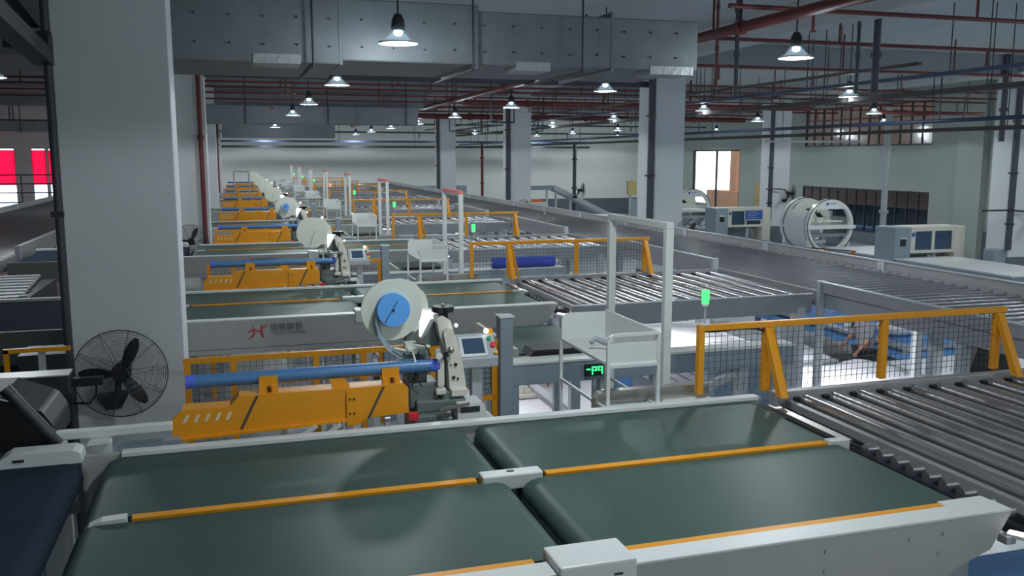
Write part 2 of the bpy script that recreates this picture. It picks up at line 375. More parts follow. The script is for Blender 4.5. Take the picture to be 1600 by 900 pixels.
MB().box(-1.72, -1.66, 8.88, 8.9, 3.74, 3.76).build('bolt', 'post', t)
t = thing('rear_duct', 'third rectangular duct, small in the far distance at left', 'duct', (2, 49, 3.7))
MB().box(-.5, 5.2, 48.6, 49.5, 3.7, 4.35).build('duct_section', 'duct', t, .02); MB().cyl((3, 49, 4.3), (3, 49, ZC), .02, 8).build('hanger_rod', 'dark', t)

def run(name, label, cat, pts, r, m, hang=None, box=None, fit=None):
    t = thing(name, label, cat, pts[0])
    mb = MB()
    for p, q in zip(pts, pts[1:]):
        if box: mb.bar(p, q, box[0], box[1])
        else: mb.cyl(p, q, r, 10)
    mb.build('tray' if box else 'pipe', m, t)
    if hang:
        p, q = Vector(pts[0]), Vector(pts[-1]); n = max(1, int((q-p).length/hang))
        for k in range(n+1):
            c = p.lerp(q, (k+.5)/(n+1)); MB().cyl((c.x, c.y, c.z), (c.x, c.y, ZC), max(.009, r*.28) if not box else .012, 6).build('hanger_rod', 'dark', t)
    if fit:
        p, q = Vector(pts[0]), Vector(pts[-1]); n = int((q-p).length/fit)
        for k in range(n):
            c = p.lerp(q, (k+.5)/n); d = (q-p).normalized()
            MB().cyl(c-d*.06, c+d*.06, r*1.35, 10).build('coupling', m, t)
    return t
run('red_main_pipe', 'thick red fire main running away overhead, right of the dotted duct', 'pipe', [(7.6, 3, 4.72), (7.6, 61, 4.72)], .085, 'redpipe', 6.7, fit=6)
run('blue_cable_tray', 'navy blue cable tray running away high on the right', 'cable tray', [(13.0, 3, 4.3), (13.0, 61, 4.3)], .05, 'bluepipe', 4.5, box=(.16, .07))
run('brown_cable_tray', 'wide brown cable tray just below the navy one', 'cable tray', [(13.9, 3, 4.05), (13.9, 61, 4.05)], .05, 'brownpipe', 4.5, box=(.3, .10))
run('thin_brown_tray', 'thin dark tray above the navy cable tray', 'cable tray', [(12.6, 14.5, 4.5), (12.6, 61, 4.5)], .05, 'brownpipe', 6, box=(.1, .06))
run('blue_pipe', 'slim blue pipe, upper of the low pair on the right', 'pipe', [(15.0, 6, 3.52), (15.0, 61, 3.52)], .045, 'bluepipe', 6.7)
run('grey_pipe', 'dark grey tray, lower of the low pair on the right', 'cable tray', [(15.5, 6, 3.34), (15.5, 61, 3.34)], .045, 'brownpipe', 6.7, box=(.16, .09))
run('cross_main_pipe', 'dark pipe strung between the left and central columns under the dotted duct', 'pipe', [(-.6, 22.8, 4.68), (11.1, 22.8, 4.68)], .085, 'darkpipe', 2.9)
run('cross_tray', 'blue grey tray crossing low in front of the back wall', 'cable tray', [(-.8, 60, 3.7), (24, 60, 3.7)], .05, 'bluepipe', 5, box=(.15, .12))
run('cross_tray', 'lower dark tray crossing in front of the back wall', 'cable tray', [(-.8, 59.5, 3.35), (24, 59.5, 3.35)], .05, 'darkpipe', 5, box=(.15, .14))
run('red_cross_main', 'dark red main crossing the hall between the far columns', 'pipe', [(7.2, 38.5, 4.45), (23.5, 38.5, 4.45)], .12, 'redpipe', 5, fit=5)
run('red_cross_main', 'dark red main crossing the hall just above the other far one', 'pipe', [(8.5, 34, 4.78), (24, 34, 4.78)], .11, 'redpipe', 5, fit=5)
run('red_wall_main', 'red main with a flanged end in front of the upper right window', 'pipe', [(20.6, 25.5, 4.2), (25, 25.5, 4.2)], .06, 'redpipe', 2)
run('green_tray', 'pale lit cable tray by the upper right window', 'cable tray', [(18.5, 28.8, 3.28), (22.5, 28.8, 3.28)], .05, 'grey', 2, box=(.12, .07))
nm = ['front', 'second', 'third', 'rear']
def grid(bay, y0, xs, ys, zs, r, m):
    for k, (dy, z) in enumerate(zip(ys, zs)):
        t = thing('sprinkler_pipe', 'thin red sprinkler pipe crossing under the ceiling, number %s of the %s bay' % (('one', 'two', 'three', 'four', 'five', 'six')[k], nm[bay]), 'pipe', (xs[0], y0+dy, z), 'sprinkler pipes of the %s bay' % nm[bay])
        MB().cyl((xs[0], y0+dy, z), (xs[1], y0+dy, z), r, 8).build('pipe', m, t)
        n = int((xs[1]-xs[0])/3.1)
        for j in range(n):
            x = xs[0]+(j+.35+.3*random.random())*(xs[1]-xs[0])/n
            mb = MB()
            if (j+k) % 3: mb.cyl((x, y0+dy, z), (x, y0+dy, ZC), r*.7, 6)
            else: mb.cyl((x, y0+dy, z-.3), (x, y0+dy, z), r*.7, 6).cyl((x, y0+dy, z-.32), (x, y0+dy, z-.3), r*1.5, 8)
            mb.build('riser' if (j+k) % 3 else 'sprinkler_drop', m, t)
grid(0, 9.6, (7.0, 29.5), (2.4, 5.7, 10.6), (4.92, 4.92, 4.95), .035, 'redpipe')
grid(1, 23.04, (-16, 29.5), (2.4, 4.9, 7.0, 9.8, 11.6), (4.9, 4.9, 4.9, 4.9, 4.8), .032, 'redpipe')
grid(2, 36.5, (7.5, 29.5), (3, 7, 11), (4.9, 4.9, 4.9), .04, 'redpipe')
grid(3, 50, (-16, 29.5), (3, 6), (4.6, 4.2), .05, 'darkpipe')
# vertical pipes
def vpipe(x, y, z0, z1, r, m, label):
    t = thing('standpipe', label, 'pipe', (x, y, z0)); MB().cyl((x, y, z0), (x, y, z1), r, 10).build('pipe', m, t)
    for z in (z0+.35*(z1-z0), z0+.75*(z1-z0)): MB().cyl((x, y, z), (x, y, z+.1), r*1.5, 10).build('coupling', m, t)
vpipe(-.70, 22.42, FL, 4.72, .055, 'redpipe', 'red standpipe on the second left column, beside its fan')
vpipe(-.75, 49.1, FL, 4.9, .06, 'redpipe', 'thin red standpipe far away at the end of the left row')
vpipe(8.53, 15, 4.0, ZC, .025, 'redpipe', 'slim red drop pipe right of the dotted duct')
vpipe(8.94, 15, 3.85, ZC, .04, 'darkpipe', 'dark drop pipe, right of a slimmer red one near the dotted duct')
vpipe(11.58, 15, 3.95, ZC, .035, 'darkpipe', 'slim dark drop pipe above the quilting machines')
vpipe(12.0, 15, 3.98, ZC, .07, 'darkpipe', 'thick dark drop pipe, first left of the near brown tray end')
vpipe(24.0, 29.05, FL, 4.6, .12, 'grey', 'tall grey steel pole in front of the long right windows')
vpipe(29.8, 45.25, -.3, 5.2, .07, 'redpipe', 'rust red standpipe on the right wall beside the yellow cabinet')
vpipe(15.5, 57, -.5, 3.6, .09, 'redpipe', 'thin red standpipe before the back wall right of the dark post')
vpipe(13.0, 55.5, FL, 3.6, .2, 'darkpipe', 'thick dark post before the back wall, left of a red standpipe')
vpipe(17.9, 46.5, -.4, 3.5, .1, 'darkpipe', 'dark post just left of the pale column with a fan, in the back')
for (x, y, lab) in ((22.9, 22.6, 'pair of dark pipes'), (24.0, 22.6, 'second of a pair of dark pipes')):
    vpipe(x, y, 3.2, ZC, .09 if x < 23.5 else .05, 'darkpipe', lab+' dropping in front of the rightmost column')
for x, y, dx in ((12.6, 40, 1.2), (8.5, 30, .8), (22.3, 24.6, 1.0), (9.6, 41, 1.5)):
    t = thing('pipe_loop', 'thin dark rectangular pipe loop hanging below the ceiling near %s' % {12.6: 'the central columns', 8.5: 'the rear duct end', 22.3: 'the rightmost column', 9.6: 'the red crossing mains'}[x], 'pipe', (x, y, 3.9))
    MB().tube([(x, y, ZC), (x, y, 3.95), (x, y, 3.9), (x+.05, y, 3.9), (x+dx-.05, y, 3.9), (x+dx, y, 3.9), (x+dx, y, 3.95), (x+dx, y, 4.7)], .03, 6).build('pipe', 'darkpipe', t)

# ------------------------------------------------------------------ fans
def make_fan(label, loc):
    f = thing('wall_fan', label, 'fan', loc, 'wall fans on the columns')
    x, y, z = loc; R = .40
    g = MB(); sp = MB()
    for k in range(17):
        r = .09+(R-.09)*k/16; dy = -.10*math.sqrt(max(0, 1-(r/R)**2))
        for s in (1, -1):
            g.tube([(x+r*math.cos(a), y+s*dy, z+r*math.sin(a)) for a in [2*PI*i/32 for i in range(32)]], (.0013 if k % 3 else .0018) if k < 16 else .005, 4, True)
    for k in range(10):
        a = 2*PI*k/10+.1
        for s in (1, -1):
            sp.tube([(x+r*math.cos(a), y-s*.10*math.sqrt(max(0, 1-(r/R)**2)), z+r*math.sin(a)) for r in (.06, .15, .25, .31, .36, .39, .40)], .0022, 4)
    g.build('guard_ring', 'wire', f); sp.build('guard_spoke', 'wire', f)
    MB().cyl((x, y+.02, z), (x, y+.28, z), .085, 20, .07).cyl((x, y-.05, z), (x, y+.02, z), .07, 20).build('motor', 'black', f)
    for k, a in enumerate((1.12, -.95, 3.08)):
        ca, sa = math.cos(a), math.sin(a); vs = []; n = 7
        for i in range(n):
            r = .05+.30*i/(n-1); wd = (.030, .040, .050, .056, .054, .044, .018)[i]; tw = .035*(1-i/n)
            for s_, th in ((-1, -.003), (1, -.003), (1, .003), (-1, .003)):
                vs.append((x+r*ca-s_*wd*sa, y+s_*tw+th, z+r*sa+s_*wd*ca))
        fs = [(i*4+j, i*4+(j+1) % 4, i*4+4+(j+1) % 4, i*4+4+j) for i in range(n-1) for j in range(4)]+[(0, 1, 2, 3), (n*4-1, n*4-2, n*4-3, n*4-4)]
        MB().add(vs, fs).build('blade', 'black', f)
    MB().cyl((x-.02, y+.22, z-.05), (x-.10, y+.30, z-.30), .028, 10).cyl((x-.04, y+.2, z-.05), (x-.06, y+.2, z-.2), .03, 10).build('neck', 'black', f)
    MB().prism([(x-.26, z-.29), (x+.02, z-.27), (x-.05, z-.40), (x-.18, z-.41)], 'y', y+.30, y+.50).build('wall_bracket', 'black', f)
    MB().tube([(x-.12, y+.2, z-.03), (x-.24, y+.22, z-.10), (x-.25, y+.24, z-.24), (x-.32, y+.3, z-.33), (x-.47, y+.42, z-.35)], .012, 6).build('cable', 'black', f)
    return f
fan = make_fan('large black wire guarded fan on the big left column', (-1.055, 8.62, .80))
for i, (p, rz, lab) in enumerate([((-1.02, 22.06, .78), 0, 'black fan on the second left column beside a red standpipe'),
        ((11.85, 22.0, .65), -.3, 'black fan at the foot of the central column'), ((10.8, 48.8, .58), .5, 'small dark fan at the farthest central column'),
        ((11.4, 35.4, .58), .2, 'dark fan beside the second central column, near the grey bin'),
        ((24.4, 35.6, 1.08), 1.1, 'fan on a curved arm at the column left of the yellow cabinet'), ((24.5, 22.1, .97), 1.2, 'fan on a straight arm, right side of the rightmost column'),
        ((17.3, 43.7, 1.0), 1.0, 'distant fan on a curved arm at the pale column before the back wall')]):
    c = dup(fan, label=lab); c.location = p; c.rotation_euler = (0, 0, rz)
for (x, y, z, x2, lab) in ((23.1, 35.8, 1.27, 24.4, 'curved grey fan arm on the column left of the yellow cabinet'), (22.2, 22.4, 1.07, 24.4, 'straight dark fan arm across the rightmost column')):
    single('fan_arm', MB().tube([(x, y, z), (x+.5*(x2-x), y, z), (x+.75*(x2-x), y-.02, z-.05), (x2-.1, y-.05, z-.35), (x2, y-.05, z-.3)], .03, 6), 'dark', lab, 'bracket')

# ------------------------------------------------------------------ row machines
def stadium(x0, x1, zt, th, n=8):
    r = th/2; zc = zt-r; pts = []
    for i in range(n+1):
        a = PI/2-PI*i/n; pts.append((x1-r+r*math.cos(a), zc+r*math.sin(a)))
    for i in range(n+1):
        a = -PI/2-PI*i/n; pts.append((x0+r+r*math.cos(a), zc+r*math.sin(a)))
    return pts
def logo(t, x, y, z, s=1.0):
    lg = MB()
    def st(pts, w=.008):
        P = [(x+a*s, z+b*s) for a, b in pts]; vs = []; 
        for i, (a, b) in enumerate(P):
            p, q = P[max(0, i-1)], P[min(len(P)-1, i+1)]; dx, dz = q[0]-p[0], q[1]-p[1]; l = math.hypot(dx, dz); ww = w*s*(.35 if i in (0, len(P)-1) else 1)
            vs += [(a-dz/l*ww, y, b+dx/l*ww), (a+dz/l*ww, y, b-dx/l*ww)]
        lg.add(vs, [(2*i, 2*i+1, 2*i+3, 2*i+2) for i in range(len(P)-1)])
    st([(.055, .14), (.07, .10), (.07, .05), (.045, .02), (.0, -.01)]); st([(-.005, .065), (.04, .09), (.08, .10)])
    st([(.08, .10), (.11, .075), (.14, .085), (.165, .12), (.22, .155)]); st([(.15, .16), (.145, .08), (.155, .03), (.175, .0)], .01)
    lg.build('red_emblem', 'logored', t)
    ch = MB()
    for k in range(4):
        cx = x+(.25+.088*k)*s; cz = z+.085*s; u = .065*s; d = .008*s
        for i, b in enumerate((0, .33, .66, 1)): ch.box(cx, cx+u, y-.001, y, cz+u*b-d/2, cz+u*b+d/2)
        for b in ((0, .5, 1), (.1, .9, .5), (0, .35, .7, 1), (.2, .6, 1))[k]: ch.box(cx+u*b-d/2, cx+u*b+d/2, y-.001, y, cz, cz+u)
    ch.build('character_print', 'print_', t)
    fc = bpy.data.curves.new('t', 'FONT'); fc.body = 'YOUTE MACHINERY'; fc.size = .042*s
    fo = bpy.data.objects.new('t', fc); me = bpy.data.meshes.new_from_object(fo); bpy.data.objects.remove(fo)
    mb = MB(); mb.add([(x+.25*s+v.co.x, y-.001, z+.035*s+v.co.y) for v in me.vertices], [tuple(p.vertices) for p in me.polygons]); mb.build('small_lettering', 'print_', t)
    bpy.data.meshes.remove(me)
def make_table(lab):
    t = thing('belt_table', lab, 'conveyor', (1.4, 4.6, FL), 'green belt tables standing in line')
    prof = [(-.92, .60), (3.05, .60), (3.58, .78), (3.70, .97), (-.92, .97)]
    near = MB().prism(prof, 'y', 3.40, 3.45).build('side_panel', 'panelgrey', t, .006)
    MB().box(-.92, 3.70, 3.40, 3.53, .965, .982).build('top_flange', 'white', t, .004)
    far = MB().prism(prof, 'y', 5.68, 5.73).build('side_panel', 'panelgrey', t, .006)
    MB().box(-.72, 3.66, 5.655, 5.73, .955, .985).build('far_lip', 'white', t, .004)
    for (a, b, yy0, yy1) in ((-.82, 1.42, 3.605, 4.61), (1.47, 3.64, 3.605, 4.61), (-.82, 1.42, 4.69, 5.65), (1.47, 3.64, 4.69, 5.65)):
        MB().prism(stadium(a, b, .952, .19), 'y', yy0, yy1, True).build('belt', 'belt', t)
    MB().box(-.6, 3.5, 3.45, 5.68, .60, .72).build('under_tray', 'grey', t)
    for a, b in ((-.56, 1.22), (1.63, 3.5)): MB().box(a, b, 4.62, 4.68, .90, .964).build('yellow_strip', 'yellow', t)
    MB().prism([(-.80, .86), (-.79, .91), (-.76, .945), (-.70, .968), (-.585, .972), (-.585, .86)], 'y', 4.615, 4.685).build('strip_end', 'white', t)
    MB().box(3.52, 3.66, 4.615, 4.685, .90, .97).build('strip_end', 'white', t)
    c = MB().box(1.245, 1.60, 4.60, 4.70, .90, .99).build('centre_cover', 'white', t, .01)
    MB().box(1.40, 1.44, 4.64, 4.66, .99, .994).build('screw_slot', 'dark', c)
    for a, b in ((-.56, 1.2), (1.65, 3.42)): MB().box(a, b, 3.535, 3.60, .90, .968).build('yellow_strip', 'yellow', t)
    c = MB().box(1.25, 1.61, 3.37, 3.60, .88, 1.02).build('joint_cover', 'white', t, .012)
    MB().box(1.50, 1.54, 3.366, 3.37, .955, .965).build('badge', 'dark', c)
    MB().box(3.42, 3.70, 3.45, 3.605, .93, .975).build('corner_plate', 'white', t)
    for x, z in ((3.28, .90), (3.26, .80), (.0, .9), (.0, .8), (2.6, .9), (2.6, .8), (3.08, .9)):
        MB().cyl((x, 3.40, z), (x, 3.394, z), .012, 10).build('bolt', 'grey', near)
    sm = MB().box(1.61, 1.616, 3.396, 3.40, .61, .965).box(-.9, 3.0, 3.397, 3.4, .655, .659); sm.build('panel_seam', 'dark', near)
    for x in (-.6, 1.4, 2.9):
        for y in (3.55, 5.6): MB().box(x-.05, x+.05, y-.05, y+.05, FL, .60).build('leg', 'post', t)
    for y in (3.55, 5.6): MB().box(-.55, 2.85, y-.03, y+.03, -.55, -.47).build('stretcher', 'post', t)
    logo(near, .07, 3.3925, .76, 1.0)
    return t
def make_left_table(lab):
    t = thing('blue_belt_table', lab, 'conveyor', (-2.3, 4.6, FL), 'slate blue belt tables left of the big column')
    for y in (3.40, 5.68): MB().box(-3.72, -.98, y, y+.05, .62, .97).build('side_panel', 'leftgrey', t, .006)
    MB().box(-3.7, -1.02, 5.65, 5.73, .95, .985).build('far_lip', 'white', t)
    MB().prism(stadium(-3.68, -.93, .952, .19), 'y', 3.5, 5.64, True).build('belt', 'bluebelt', t)
    MB().prism([(-1.42, .95), (-1.36, 1.01), (-1.32, 1.03), (-.98, 1.03), (-.94, 1.01), (-.93, .95)], 'y', 5.64, 5.80).build('end_cover', 'white', t, .01)
    MB().box(-1.30, -1.24, 5.636, 5.64, .985, 1.0).build('latch', 'black', t)
    MB().box(-3.6, -1.05, 3.45, 5.68, .64, .74).build('under_tray', 'grey', t)
    for x in (-3.6, -1.1):
        for y in (3.55, 5.6): MB().box(x-.05, x+.05, y-.05, y+.05, FL, .64).build('leg', 'post', t)
    return t
def make_roller_table(lab):
    t = thing('roller_table', lab, 'roller conveyor', (5.5, 4.5, FL), 'cross roller tables feeding the long conveyor')
    MB().box(3.80, 7.16, 5.66, 5.74, .80, 1.0).build('side_rail', 'rail', t, .006)
    MB().box(3.80, 7.16, 3.20, 3.28, .72, .97).build('side_rail', 'rail', t, .006)
    MB().box(3.80, 7.16, 3.185, 3.215, .965, .98).build('rail_edge', 'white', t)
    n = 26
    for k in range(n):
        x = 3.92+k*.125
        if k % 2: MB().cyl((x, 3.28, .925), (x, 5.66, .925), .050, 14).build('roller', 'roller', t)
        else: MB().box(x-.024, x+.024, 3.28, 5.66, .88, .935).build('cross_bar', 'rail', t)
    for k in range(13):
        x = 3.98+k*.25; MB().box(x-.02, x+.06, 5.62, 5.66, .86, .955).build('bearing_block', 'black', t)
    MB().box(3.9, 7.1, 3.28, 5.66, .74, .80).build('drip_tray', 'dark', t)
    for k in range(9):
        y = 3.50+k*.13; MB().cyl((3.72, y, .925), (3.80, y, .925), .035, 10).build('skate_wheel', 'roller', t)
    MB().box(3.70, 3.765, 4.72, 5.62, .90, .93).build('transfer_plate', 'steel', t)
    for x in (3.86, 7.0):
        for y in (3.24, 5.7): MB().box(x-.06, x+.06, y-.05, y+.05, FL, .80).build('leg', 'post', t)
    MB().bar((3.86, 3.3, -.4), (3.86, 5.65, -.4), .06).build('stretcher', 'post', t)
    return t
def mesh_panel(mb, x0, x1, y, z0, z1, s=.05, w=.0035):
    n = max(1, round((x1-x0)/s)); m = max(1, round((z1-z0)/s))
    for i in range(1, n): x = x0+(x1-x0)*i/n; mb.box(x-w/2, x+w/2, y-w/2, y+w/2, z0, z1)
    for j in range(1, m): z = z0+(z1-z0)*j/m; mb.box(x0, x1, y-w/2, y+w/2, z-w/2, z+w/2)
def make_fence(lab):
    y = 5.80; t = thing('mesh_fence', lab, 'fence', (4.6, y, .99), 'yellow mesh fences behind the roller tables')
    MB().box(3.215, 6.06, y-.025, y+.025, 1.475, 1.52).build('top_rail', 'yellow', t, .004)
    for k, (x, z0, wd) in enumerate(((3.24, 1.0, .022), (3.80, .985, .03), (4.86, 1.0, .028), (5.98, 1.0, .028))):
        MB().box(x-wd, x+wd, y-.025, y+.025, z0, 1.475).build('post', 'yellow', t)
    for x in (3.84, 6.03): MB().prism([(y-.03, 1.47), (y+.01, 1.47), (y-.20, .99), (y-.27, .99)], 'x', x-.07, x-.01).build('brace', 'yellow', t)
    MB().bar((3.83, y-.03, 1.47), (3.92, y-.10, 1.0), .055, .02).build('brace', 'yellow', t)
    mb = MB()
    for a, b in ((3.262, 3.77), (3.83, 4.83), (4.89, 5.95)): mesh_panel(mb, a, b, y, 1.0, 1.475)
    mb.build('wire_mesh', 'wire', t, kind='stuff')
    return t
def make_signal(lab, col='lgreen'):
    t = thing('signal_light', lab, 'signal light', (3.27, 5.80, 1.52), 'signal lights on the fence corners')
    MB().cyl((3.27, 5.8, 1.52), (3.27, 5.8, 1.528), .035, 14).build('base', 'white', t)
    MB().cyl((3.27, 5.8, 1.528), (3.27, 5.8, 1.66), .008, 8).build('stem', 'post', t)
    MB().cyl((3.27, 5.8, 1.66), (3.27, 5.8, 1.68), .026, 14).build('collar', 'white', t)
    MB().cyl((3.27, 5.8, 1.68), (3.27, 5.8, 1.775), .026, 14).build('lens', col, t)
    return t
def make_back_fence(lab):
    y = 7.6; t = thing('low_guard_fence', lab, 'fence', (1, y, FL), 'low yellow guard fences behind the sewing stations')
    for z in (1.075, .57): MB().box(-.46, 2.20, y-.02, y+.02, z, z+.045).build('rail', 'yellow', t)
    for x in (-.43, -.07, .60, 1.0, 1.6, 2.17): MB().box(x-.025, x+.025, y-.02, y+.02, .40, 1.075).build('post', 'yellow', t)
    for x in (-.43, 2.17): MB().box(x-.03, x+.03, y-.025, y+.025, FL, .40).build('foot', 'yellow', t)
    mb = MB()
    for a, b in ((-.40, -.1), (-.04, .57), (.63, .97), (1.03, 1.57), (1.63, 2.14)): mesh_panel(mb, a, b, y, .615, 1.075)
    mb.build('wire_mesh', 'wire', t, kind='stuff')
    return t
def make_frame(lab):
    t = thing('support_frame', lab, 'steel frame', (3.6, 7.7, FL), 'white box beam frames between rows')
    MB().box(1.75, 5.35, 7.66, 7.86, .66, .86).build('box_beam', 'bluegrey', t, .008)
    MB().box(1.75, 5.35, 7.645, 7.875, .855, .875).build('top_plate', 'white', t)
    MB().box(2.20, 2.32, 7.50, 7.64, FL, 1.33).build('post', 'bluegrey', t, .006)
    MB().box(2.19, 2.33, 7.49, 7.65, 1.33, 1.345).build('post_cap', 'white', t)
    MB().box(2.34, 2.42, 7.66, 7.86, FL, .66).build('leg', 'bluegrey', t)
    for x in (3.3, 3.85, 4.8, 5.25): MB().box(x-.05, x+.05, 7.7, 7.8, FL, .66).build('leg', 'post', t)
    MB().bar((3.4, 7.72, .1), (4.7, 7.72, .6), .07).build('brace', 'post', t)
    MB().box(2.4, 5.3, 7.73, 7.79, -.6, -.5).build('stretcher', 'post', t)
    return t
def make_tray(lab):
    t = thing('open_tray_stand', lab, 'tray stand', (2.68, 6.2, FL), 'white open tray stands')
    x0, x1, y0, y1, z0, z1 = 2.47, 2.86, 5.72, 6.68, 1.275, 1.50
    MB().box(x0, x1, y0, y1, z0, z0+.02).build('tray_floor', 'white', t)
    MB().prism([(x0, z0), (x1, z0), (x1, z1), (x0+.04, z1), (x0+.01, z1-.02), (x0, z1-.05)], 'y', y1-.012, y1).build('end_panel', 'white', t)
    fr = MB(); P = [(x0, z0+.0), (x0, z1-.05), (x0+.01, z1-.02), (x0+.04, z1), (x1, z1)]
    for a, b in zip(P, P[1:]): fr.bar((a[0], y0, a[1]), (b[0], y0, b[1]), .022)
    fr.bar((x0, y0, z0), (x1, y0, z0), .022).bar((x1, y0, z0), (x1, y0, z1), .022); fr.build('front_frame', 'white', t)
    MB().box(x0+.01, x1-.01, y0+.005, y0+.014, z0+.01, z1-.06).build('front_panel', 'white', t)
    MB().box(x1-.012, x1, y0, y1, z0, z1).build('side_panel', 'white', t)
    MB().bar((x1, y0, z1), (x1, y1, z1), .022).build('top_tube', 'white', t)
    for x, y in ((x0, y0), (x0, y1), (x1, y0), (x1, y1)): MB().box(x-.012, x+.012, y-.012, y+.012, FL+.03, z0).build('leg', 'white', t)
    for z in (.96, -.9): MB().bar((x0, y0, z), (x0, y1, z), .02).bar((x1, y0, z), (x1, y1, z), .02).build('stretcher', 'white', t)
    for x, y in ((x0, y0), (x0, y1), (x1, y0), (x1, y1)): MB().cyl((x-.015, y, FL+.04), (x+.015, y, FL+.04), .04, 10).build('caster', 'black', t)
    return t
def make_scanner(lab):
    t = thing('hand_scanner', lab, 'scanner', (2.68, 6.2, 1.295), 'hand scanners lying in the trays')
    MB().prism([(2.66, 6.05), (2.82, 6.03), (2.83, 6.13), (2.70, 6.17)], 'z', 1.295, 1.36).build('body', 'grey', t, .01)
    MB().tube([(2.68, 6.12, 1.335), (2.62, 6.18, 1.355), (2.57, 6.2, 1.38), (2.53, 6.2, 1.35)], .02, 8).build('handle', 'grey', t)
    return t
def make_gantry(lab, top='white'):
    t = thing('portal_frame', lab, 'steel frame', (3.2, 6.8, FL), 'tall narrow portal frames')
    for y in (6.28, 7.38): MB().box(3.17, 3.235, y-.03, y+.03, FL, 2.19).build('post', 'white', t, .005)
    MB().box(3.17, 3.235, 6.25, 7.41, 2.19, 2.245).build('cross_bar', top, t, .005)
    return t
def make_guard(lab):
    y = 5.98; t = thing('yellow_guard_plate', lab, 'machine guard', (.3, 6.0, .93), 'yellow guard plates of the sewing stations')
    prof = [(-.45, .95), (-.45, 1.07), (-.385, 1.13), (-.09, 1.13), (-.03, 1.195), (1.06, 1.195), (1.09, 1.165), (1.09, .99), (.80, .975), (.74, .93), (.66, .93), (.66, .97), (-.45, .93)]
    pl = MB().prism(prof, 'y', y, y+.02).build('plate', 'yellow', t, .003)
    MB().prism([(-.45, .93), (.66, .97), (.66, .985), (-.45, .945)], 'y', y-.035, y).build('bottom_lip', 'yellow', pl)
    MB().prism([(-.385, 1.13), (-.09, 1.13), (-.03, 1.195), (1.06, 1.195), (1.06, 1.18), (-.02, 1.18), (-.08, 1.115), (-.385, 1.115)], 'y', y+.02, y+.16).build('top_fold', 'yellow', pl)
    for k in range(5):
        x = -.385+k*.066; MB().prism([(x, 1.045), (x+.02, 1.045), (x+.045, 1.095), (x+.025, 1.095)], 'y', y-.002, y).build('slot', 'slot', pl)
    MB().box(.665, .735, y-.012, y, .935, 1.175).build('bolted_plate', 'yellow', pl)
    b = MB()
    for x in (.685, .715):
        for z in (1.02, 1.12): b.cyl((x, y-.013, z), (x, y-.018, z), .007, 8)
    b.build('bolt', 'black', pl)
    for x in (-.035, .80): MB().prism([(x, .97), (x+.02, .97), (x+.13, 1.19), (x+.11, 1.19)], 'y', y-.003, y).build('strap_mark', 'brownpipe', pl)  # thin dark slanted stripes across the plate
    for x in (.16, .98):
        MB().box(x-.06, x-.02, y+.03, y+.06, 1.19, 1.235).box(x+.02, x+.06, y+.03, y+.06, 1.19, 1.235).box(x-.06, x+.06, y+.06, y+.075, 1.18, 1.30).build('upright', 'yellow', t)
        MB().prism([(x-.09, 1.305), (x-.01, 1.31), (x-.01, 1.325), (x-.09, 1.32)], 'y', y+.10, y+.16).prism([(x+.01, 1.31), (x+.09, 1.305), (x+.09, 1.32), (x+.01, 1.325)], 'y', y+.10, y+.16).build('clip', 'yellow', t)
        MB().box(x-.008, x+.008, y+.028, y+.03, 1.2, 1.24).build('slot', 'black', t)
    MB().prism([(.56, 1.25), (.66, 1.25), (.70, 1.19), (.58, 1.19)], 'y', y+.05, y+.08).build('tab', 'yellow', t)
    MB().cyl((.18, y+.12, 1.245), (.96, y+.12, 1.245), .010, 8).build('tie_bar', 'yellow', t)
    for x in (-.2, .25, .62, .95): MB().box(x-.02, x+.02, y+.03, y+.07, .72, .95).build('leg', 'post', t)
    MB().box(-.3, 1.05, y+.03, y+.13, .70, .74).build('base_rail', 'grey', t)
    for x in (-.35, .9): MB().box(x+.03, x+.1, y+.03, y+.1, FL, .70).build('stand', 'post', t)
    for x, a in ((.40, .06), (.57, .05)): MB().bar((x-a, y-.05, .90), (x+a, y-.05, .965), .03, .02).build('strut', 'white', t)
    return t
def make_tube(lab):
    t = thing('blue_fabric_roll', lab, 'roll', (.5, 6.12, 1.27), 'long blue rolls over the yellow guards')
    MB().cyl((-.36, 6.10, 1.285), (1.27, 6.10, 1.285), .045, 20).build('roll', 'bluetube', t)
    for a, b in ((-.361, -.30), (1.265, 1.335)): MB().cyl((a, 6.10, 1.285), (b, 6.10, 1.285), .0465, 20).build('end_cap', 'bluecap', t)
    return t
